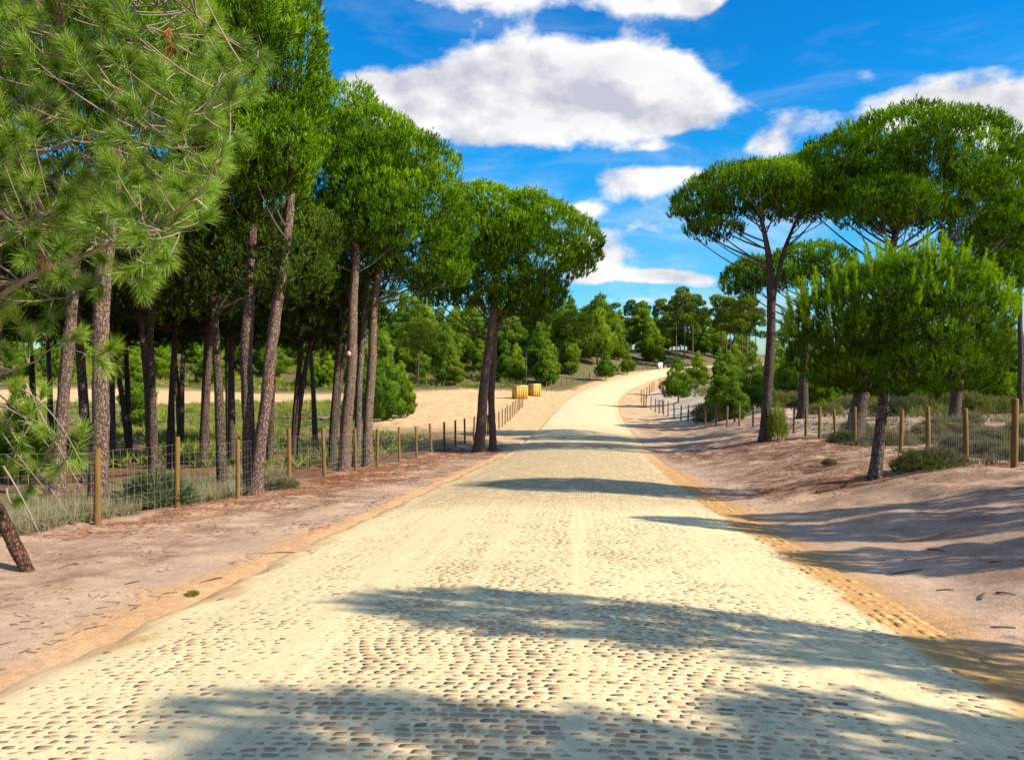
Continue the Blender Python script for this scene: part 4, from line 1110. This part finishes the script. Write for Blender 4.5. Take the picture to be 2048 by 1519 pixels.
def fence(label, pts, h, r, mat, rs, wire_to=0.0, wires=7, group=None, dbl=()):
    pts = np.asarray(pts, float)
    base = np.array([pts[0][0], pts[0][1], float(gz(*pts[0]))])
    t = thing('wire_fence', base, label, 'fence', group)
    z0 = gz(pts[:, 0], pts[:, 1])
    for i, (x, y) in enumerate(pts):
        hh = h * rs.uniform(.94, 1.06); lean = rs.normal(0, .022, 2) * hh
        b = np.array([x, y, z0[i]]) - base
        path = np.array([b - (0, 0, .2), b + (lean[0] * .5, lean[1] * .5, hh * .5), b + (lean[0], lean[1], hh - .02), b + (lean[0], lean[1], hh)])
        mb = MB(); rr = r * rs.uniform(.9, 1.12); v, f = tube(path, [rr * 1.05, rr, rr * .97, rr * .8], 9, .03, seed=i); mb.add(v, f, rs.uniform(.3, .7))
        if i in dbl:
            p2 = path + (r * 5.5, -.1, 0); v, f = tube(p2, rr, 9); mb.add(v, f, .4); v, f = tube(np.array([path[2] - (0, 0, .18), p2[2] - (0, 0, .16)]), r * .5, 6); mb.add(v, f, .4)
        link('post', mb.mesh('post', M[mat], True), t)
    for i in range(len(pts) - 1):
        a = np.array([pts[i][0], pts[i][1], z0[i]]) - base; b = np.array([pts[i + 1][0], pts[i + 1][1], z0[i + 1]]) - base
        if pts[i][1] > wire_to: break
        mb = MB(); th = .0017 if pts[i][1] < 24 else .0022
        L = np.linalg.norm(b - a); nv = max(2, int(L / .155)); hs = np.linspace(.05, h * .9, wires + 1)
        def at(s, z): return a + (b - a) * s + np.array([0, -.045, z + .03 * math.sin(s * 9 + z * 3 + i) * .3])
        for z in hs:
            v, f = tube(np.array([at(s, z) for s in np.linspace(0, 1, 5)]), th * 1.1, 3, cap=False); mb.add(v, f)
        for k in range(nv):
            s = (k + .5) / nv
            v, f = tube(np.array([at(s, hs[0]), at(s + rs.normal(0, .004), h * .5), at(s, hs[-1])]), th, 3, cap=False); mb.add(v, f)
        link('wire_mesh', mb.mesh('wire_mesh', M['wire']), t)
    return t


rf_ = np.random.default_rng(31)
lf_near = [(x, y) for y, x in LF if 8 < y < 30]
lf_far = resample([(29.8, -4.36), (57, -.95), (88, 1.25)], 2.75)[1:]
fence('post and wire fence along the left of the road up to the first yellow bin', [(-8.5, 10.9) if False else (-7.9, 10.6)] + lf_near[1:] + [tuple(p) for p in lf_far], 1.36, .052, 'post', rf_, 40, dbl=(15,))
fence('thin posted fence on the left verge climbing to the far bend', resample([(108, 4), (120, 8.4), (133, 14.6), (148, 23.5), (157, 28.5)], 2.6), 1.5, .055, 'post_dark', rf_, 0)
fence('sparse fence of thin posts along the back of the sand lot', resample([(113, -62), (113.5, -20), (113, 2)], 5.5), 1.5, .05, 'post_dark', rf_, 0)
rf_near = [(x, y) for y, x in RF if 9 < y < 24] + [tuple(p) for p in resample([(25.6, 12.15), (31, 12.75), (40, 13.9)], 2.3)]
fence('post and wire fence on the right bank with ochre round posts', rf_near, 1.34, .06, 'post', rf_, 34)
fence('line of dark posts round the pale sand on the right of the road', resample([(43, 14.15), (46, 14.3), (61, 14.1), (70, 14.15), (78, 14.5), (83, 14.6)], 2.7), 1.36, .06, 'post_dark', rf_, 0, dbl=(12,))
fence('far line of posts along the right verge towards the bend', resample([(86, 14.9), (95, 15.8), (113, 20.8), (126, 27.3), (140, 36)], 3.4), 1.4, .06, 'post_dark', rf_, 0)

# ------------------------------------------------------------------ bins, cabinet, pole, log, scraps
def bin_shed(x, y, rz, sx, sy, h, label):
    t = thing('wooden_bin', (x, y, float(gz(x, y))), label, 'bin shelter', 'yellow wooden bin shelters', rz)
    for (cx_, cy_, ln, ang) in ((0, -sy / 2, sx, 0), (0, sy / 2, sx, 0), (-sx / 2, 0, sy, 1), (sx / 2, 0, sy, 1)):
        nb = max(4, int(ln / .28)); wv = ln / nb
        for k in range(nb):
            o = (k + .5) * wv - ln / 2; mb = MB(); s = wv - .025
            pr = .02 * (k % 2)
            if ang == 0: mb.box((cx_ + o, cy_ + math.copysign(pr, cy_), h / 2), (s, .04, h + .03 * math.sin(k * 2.1)), 0, .42 + .2 * ((k * 7) % 5) / 5)
            else: mb.box((cx_ + math.copysign(pr, cx_), cy_ + o, h / 2), (.04, s, h + .03 * math.sin(k * 1.7)), 0, .42 + .2 * ((k * 3) % 5) / 5)
            link('board', mb.mesh('board', M['yellow_wood']), t)
    mb = MB(); mb.box((0, 0, h + .045), (sx * .93, sy * .93, .05)); mb.box((0, 0, h * .5), (sx - .12, sy - .12, h - .1)); link('lid', mb.mesh('lid', M['pale_top']), t)
    return t


p = G(1040, 100); bin_shed(p[0], p[1], math.radians(24), 1.65, 1.3, 1.62, 'nearer yellow boarded bin shelter with a dark shadow on its left')
p = G(1069, 104); bin_shed(p[0], p[1] + .5, math.radians(38), 1.3, 1.15, 1.6, 'farther yellow boarded bin shelter with a pale lid by the thin pole')
p = G(1478, 166); bin_shed(p[0], p[1], math.radians(10), 1.6, 1.4, 1.5, 'distant orange boarded bin shelter at the bend behind the saplings')

t = thing('utility_cabinet', G(1319, 157), 'white utility cabinet standing at the far bend of the road', 'cabinet', rz=.25)
mb = MB(); mb.box((0, 0, .08), (1.05, .7, .2)); link('plinth', mb.mesh('plinth', M['pale_wood']), t)
mb = MB(); mb.box((0, 0, .72), (.95, .6, 1.1)); link('body', mb.mesh('body', M['white_paint']), t)
mb = MB(); mb.box((0, 0, 1.30), (1.1, .75, .07)); link('roof', mb.mesh('roof', M['white_paint']), t)
for s in (-1, 1):
    mb = MB(); mb.box((s * .225, -.31, .72), (.42, .02, .98)); link('door', mb.mesh('door', M['white_paint']), t)
t = thing('warning_barrier', G(1330, 156), 'small orange barrier beside the white cabinet', 'barrier')
mb = MB(); mb.box((0, 0, .55), (.55, .05, .22), .2); link('panel', mb.mesh('panel', M['orange']), t)
for s in (-1, 1):
    mb = MB(); mb.box((s * .22, 0, .3), (.05, .05, .66), .2); link('leg', mb.mesh('leg', M['white_paint']), t)

p = G(1052.5, 104); t = thing('lamp_pole', p, 'thin dark pole rising behind the yellow bin shelters', 'pole')
mb = MB(); v, f = tube(np.array([[0, 0, -.2], [0, 0, 3], [.02, 0, 6.1]]), [.075, .055, .04], 8); mb.add(v, f); link('shaft', mb.mesh('shaft', M['grey_metal'], True), t)
mb = MB(); mb.box((.12, 0, 6.13), (.42, .14, .07)); link('lamp_head', mb.mesh('lamp_head', M['grey_metal']), t)

def log_thing(name, a, b, r, mat, label, cat, bow=0.0, seg=10, group=None, fork=None):
    a = np.array(a, float); b = np.array(b, float)
    a = np.array([a[0], a[1], float(gz(a[0], a[1])) + r * .7]); b = np.array([b[0], b[1], float(gz(b[0], b[1])) + r * .6])
    m_ = (a + b) / 2; m_[2] = max(float(gz(m_[0], m_[1])) + r * .8, m_[2]) + bow; m_[1] += bow
    mb = MB(); v, f = tube(bez(a, m_, b, 9) - a, np.linspace(r, r * .55, 9), seg, .12, seed=int(abs(a[0] * 100))); mb.add(v, f)
    if fork:
        e = (a + b) / 2 + np.array(fork); v, f = tube(bez((a + b) / 2, ((a + b) / 2 + e) / 2 + (0, 0, .02), e, 5) - a, np.linspace(r * .6, r * .2, 5), 6); mb.add(v, f)
    o = link(name, mb.mesh(name, M[mat], True), None, a)
    return tag(o, label, cat, group)

p, q = G(1612, 51), G(1668, 52); log_thing('fallen_log', p[:2], q[:2], .11, 'pale_wood', 'pale bleached log lying in the scrub behind the right fence', 'log')
p, q = G(1575, 31.0), G(1640, 31.6); log_thing('fallen_branch', p[:2], q[:2], .03, 'pale_wood', 'long pale stick on the red litter left of the thick leaning trunk', 'branch')
p, q = G(1635, 15.9), G(1742, 15.95); log_thing('fallen_branch', p[:2], q[:2], .035, 'twig', 'dark fallen branch at the foot of the small round pine', 'branch', .03, fork=(.15, -.1, .22))
p, q = G(1770, 16.0), G(1880, 16.1); log_thing('fallen_branch', p[:2], q[:2], .02, 'twig', 'thin dark branch lying under the grey shrub', 'branch', .04)
STK = [(1780, 1153, 1850, 1143, 'curved dark twig on the sand right of the kerb'), (1860, 1100, 1895, 1106, 'short black stick on the right sand below the last shadow'), (1985, 1130, 2012, 1128, 'dark bark piece far right on the sand'), (1968, 1203, 1978, 1190, 'dark upright cone shaped bark scrap on the right sand'),
       (1880, 1185, 1915, 1183, 'flat twig near the kerb on the right sand'), (1990, 1262, 2040, 1262, 'long dark stick at the lower right beside the kerb'), (1815, 1122, 1825, 1118, 'small dark clod on the right sand'), (2000, 1190, 2040, 1195, 'thin twig at the right edge of the sand'),
       (150, 1130, 110, 1142, 'small twig beside the foot of the leaning foreground pine'), (245, 1172, 275, 1166, 'short twig on the left verge'), (440, 1160, 395, 1170, 'dark twig on the left edge of the sand near the road'), (268, 1220, 255, 1226, 'tiny bark chip close to the left road edge'), (600, 1110, 545, 1108, 'dry twig with splinters at the left road edge')]
for (u0, v0, u1, v1, lb) in STK:
    def onground(u, v):
        Y = 3.0
        for _ in range(400):
            x = (u - CX) / F_PX * Y; zz = float(gz(x, Y))
            if EYE + (HZ - v) / F_PX * Y < zz: break
            Y += .05
        return ((u - CX) / F_PX * Y, Y)
    log_thing('twig', onground(u0, v0), onground(u1, v1), .008, 'twig', lb, 'twig', .01, 6)
p = G(1925, 25.5)
mb = MB(); v, f = tube(np.array([[-.12, 0, .03], [0, .02, .07], [.12, 0, .02]]), [.03, .07, .02], 7, .4, seed=2); mb.add(v, f)
tag(link('plastic_scrap', mb.mesh('plastic_scrap', M['blue']), None, p), 'small pale blue plastic scrap in the dry scrub behind the right fence', 'litter')

# ------------------------------------------------------------------ shrubs and ground cover
def shrub_mesh(rs, kind):
    k = {'green': 300, 'grey': 420, 'heath': 300}[kind]
    q = rs.normal(size=(k, 3)); q /= np.linalg.norm(q, axis=1)[:, None]; q[:, 2] = np.abs(q[:, 2])
    P = q * np.array([.5, .5, .42]) * (.45 + .55 * rs.random((k, 1)) ** .5) * (1 + .2 * vn(q[:, :1] * 3, q[:, 1:2] * 3, 61)); P[:, 2] += .03
    D = q * .8 + np.array([0, 0, .8]) + rs.normal(0, .3, q.shape)
    return needles(P, D, .21, 8, .016, (8, 60), rs, .14, np.clip(rs.normal(.5, .22, k), 0, 1))


rsx = np.random.default_rng(55)
SH = {}
for kind, mt in (('green', 'shrub'), ('grey', 'greyscrub'), ('heath', 'heath')):
    v, f, tt = shrub_mesh(rsx, kind); SH[kind] = mesh('foliage', v, f, M[mt], False, {'tint': tt})
mb = MB()
for k in range(7):
    e = np.array([rsx.normal(0, .22), rsx.normal(0, .22), .36]); v, f = tube(bez(np.array([0, 0, -.05]), e * .5 + (0, 0, .05), e, 4), [.014, .01, .008, .004], 5); mb.add(v, f)
SHS = mb.mesh('stem', M['twig'], True)


def shrub(x, y, sx, sz, kind, label, group=None):
    o = thing('shrub', (x, y, float(gz(x, y))), label, 'shrub', group, rsx.uniform(0, 6)); o.scale = (sx, sx, sz)
    link('foliage', SH[kind], o); link('stem', SHS, o)
    return o


for (u, Y, sx, sz, kind, lb) in [(308, 15.0, 1.25, 1.15, 'green', 'round green bush behind the wire between the first two left posts'), (1838, 16.6, 1.0, .85, 'green', 'grey green shrub right of the small round pine'), (1880, 16.9, .95, .8, 'grey', 'dry grey half of the shrub pair right of the small pine'), (1690, 28.2, 1.1, .85, 'green', 'dark low shrub at the foot of the thick leaning trunk'),
                                 (1556, 33.2, .75, 2.6, 'heath', 'small leafy shrub beside the tall slender trunk'), (1648, 47, 2.0, 1.4, 'green', 'green bush beside the low crowned dark pine'), (1415, 62, 2.4, 2.0, 'green', 'dark bush at the left of the clump behind the right fence'), (1440, 58, 2.2, 2.2, 'green', 'middle bush of the clump behind the right fence'), (1405, 60, 1.4, .8, 'grey', 'pale dry tuft before the clump of bushes'),
                                 (1660, 20.5, .35, .35, 'grey', 'tiny dry tuft on the bare right bank'), (285, 19.5, .4, .3, 'green', 'low green sprig on the left verge') if False else (560, 19.0, .8, .5, 'grey', 'low grey tuft behind the wire right of the double trunk')]:
    p = G(u, Y); shrub(p[0], p[1], sx, sz, kind, lb)
# grey scrub cushions behind the right fence
for i in range(46):
    Y = rsx.uniform(19.5, 36); x = rfx(Y) + rsx.uniform(.8, 12)
    ORD = ('first', 'second', 'third', 'fourth', 'fifth', 'sixth', 'seventh', 'eighth', 'ninth', 'tenth', 'eleventh', 'twelfth')
    n_ = int(np.argmin([math.hypot(px - x, py - Y) for px, py in rf_near])); w_ = rsx.uniform(.8, 1.7)
    shrub(x, Y, w_, rsx.uniform(.6, 1.15), 'grey', ('broad' if w_ > 1.25 else 'small') + ' scrub cushion ' + ('close behind' if x - rfx(Y) < 5 else 'well behind') + ' the ' + ORD[min(n_, 11)] + ' post of the right fence', 'scrub cushions behind the right fence')
for i in range(30):
    Y = rsx.uniform(40, 70); x = rfx(Y) + rsx.uniform(7, 26)
    shrub(x, Y, rsx.uniform(1.4, 2.6), rsx.uniform(1.2, 2.4), 'green', ('near ' if Y < 50 else 'middling ' if Y < 60 else 'far ') + 'green bush ' + thicket_label(CX + x / Y * F_PX, Y, 1).split('thicket pine ')[1], 'bushes in the right thicket')


def cover(name, pos, rs, mat, hgt, n, wid, ang, label):
    z = gz(pos[:, 0], pos[:, 1]); P = np.column_stack([pos, z - .01])
    D = np.array([0, 0, 1.0]) + rs.normal(0, .25, P.shape)
    pat = vn(pos[:, 0] / 2.5, pos[:, 1] / 2.5, 71)
    v, f, tt = needles(P, D, hgt * (.75 + .5 * rs.random(len(P))) * (1 + .5 * pat), n, wid, ang, rs, hgt * .25, np.clip(.5 + .3 * pat + rs.normal(0, .15, len(P)), 0, 1))
    o = link(name, mesh(name, v, f, M[mat], False, {'tint': tt}), kind='stuff'); o['label'] = label; o['category'] = 'ground cover'
    return o


# heath in the clearing behind the grove
k = 19000; Y = rsx.uniform(24, 98, k); x = -rsx.uniform(5, 75, k)
pat = vn(x / 3.0, Y / 3.0, 72) + .5 * vn(x / 1.1, Y / 1.1, 73)
lotx = -13.5 - 2.0 * vn(x * 0, Y / 4, 74) + np.maximum(0, 58 - Y) * .9
ok = (x < lfx(Y) - 1.5) & (x < lotx) & (pat > -.25) & (Y < 96 + 2 * pat)
cover('heath', np.stack([x, Y], 1)[ok], rsx, 'heath', .52, 7, .045, (10, 70), 'yellow green heath covering the clearing behind the left grove')
k = 9000; Y = rsx.uniform(113, 150, k); x = -rsx.uniform(-2, 95, k); pat = vn(x / 3.0, Y / 3.0, 75)
ok = (dlat(x, Y) < -7) & (pat > -.4) & (Y > 115)
cover('heath', np.stack([x, Y], 1)[ok], rsx, 'heath', .8, 7, .075, (10, 70), 'olive heath on the slope behind the sand lot')
k = 4200; Y = rsx.uniform(10, 24, k); off = np.abs(rsx.normal(0, 1.3, k)); x = lfx(Y) - .15 - off
ok = (vn(x / .9, Y / .9, 76) > -.35) & ((Y < 17.5) | (off > 1.0)) & (Y < 22 + off)
cover('dry_grass', np.stack([x, Y], 1)[ok], rsx, 'drygrass', .30, 9, .009, (4, 45), 'pale dry grass along the foot of the left fence')
k = 5200; Y = rsx.uniform(17, 44, k); x = rfx(Y) + rsx.uniform(-.2, 15, k)
ok = vn(x / 2.0, Y / 2.6, 77) > .05
cover('dry_grass', np.stack([x, Y], 1)[ok], rsx, 'greyscrub', .26, 9, .014, (6, 55), 'grey green scrubby grass behind the right fence')
k = 9000; Y = rsx.uniform(44, 100, k); x = rfx(np.minimum(Y, 83)) + rsx.uniform(7, 50, k)
ok = vn(x / 3.0, Y / 3.6, 78) > -.1
cover('heath', np.stack([x, Y], 1)[ok], rsx, 'shrub', .6, 7, .05, (8, 60), 'green scrub in the thicket on the right')

# fallen needles and twig crumbs on the sand
def crumbs(k, rs):
    Y = 4 + 32 * rs.random(k) ** 1.4
    side = rs.random(k) < .5
    x = np.where(side, cxl(Y) - 3.5 - np.abs(rs.normal(0, 2.0, k)), cxl(Y) + 3.7 + rs.random(k) * 8)
    ok = (vn(x / 1.2, Y / 1.2, 81) + .4 * vn(x / .4, Y / .4, 82) > .0) & (rs.random(k) < (Y - 3) / 11); x, Y = x[ok], Y[ok]; k = len(x)
    a = rs.uniform(0, np.pi, k); ln = rs.gamma(1.5, .018, k) + .008; wd_ = rs.uniform(.0012, .0032, k)
    dx, dy = np.cos(a) * ln, np.sin(a) * ln
    p0 = np.stack([x - dx, Y - dy, gz(x - dx, Y - dy) + .006], 1); p1 = np.stack([x + dx, Y + dy, gz(x + dx, Y + dy) + .006], 1)
    s = np.stack([-np.sin(a) * wd_, np.cos(a) * wd_, 0 * a], 1); up = np.stack([0 * a, 0 * a, wd_ * 1.8], 1)
    v = np.stack([p0 - s, p0 + s, p0 + up, p1 - s, p1 + s, p1 + up], 1).reshape(-1, 3)
    f0 = np.array([[0, 3, 5], [0, 5, 2], [1, 2, 5], [1, 5, 4], [0, 2, 1], [3, 4, 5]])
    f = (f0[None] + (np.arange(k) * 6)[:, None, None]).reshape(-1, 3)
    o = link('twig_litter', mesh('twig_litter', v, f, M['twig'], False, {'tint': np.repeat(rs.uniform(.1, .9, k), 6)}), kind='stuff')
    o['label'] = 'dry needles and twig crumbs strewn over the sandy verges'; o['category'] = 'litter'


crumbs(15000, rsx)


def drifts(rs):
    P = []
    for (tx, ty, r) in LITTER_AT:
        k = int(420 * r); P.append(np.stack([tx + rs.normal(0, r * .6, k), ty + rs.normal(0, r * .6, k)], 1))
    for k in range(3800):
        y = rs.uniform(11, 36); P.append(np.array([[lfx(y) + .3 + abs(rs.normal(0, .9)), y]]))
    P = np.vstack(P); P = P[np.abs(dlat(P[:, 0], P[:, 1])) > 3.5]
    z = gz(P[:, 0], P[:, 1]) + .008
    D = np.stack([rs.normal(size=len(P)), rs.normal(size=len(P)), np.abs(rs.normal(0, .12, len(P)))], 1)
    v, f, tt = needles(np.column_stack([P, z]), D, .13, 3, .007, (2, 25), rs, .02)
    o = link('pine_litter', mesh('pine_litter', v, f, M['dead'], False, {'tint': tt}), kind='stuff')
    o['label'] = 'reddish fallen pine needles in drifts under the trees'; o['category'] = 'litter'


drifts(rsx)
shrub(-3.12, 7.5, .12, .09, 'heath', 'tiny green weed sprouting at the left edge of the road')
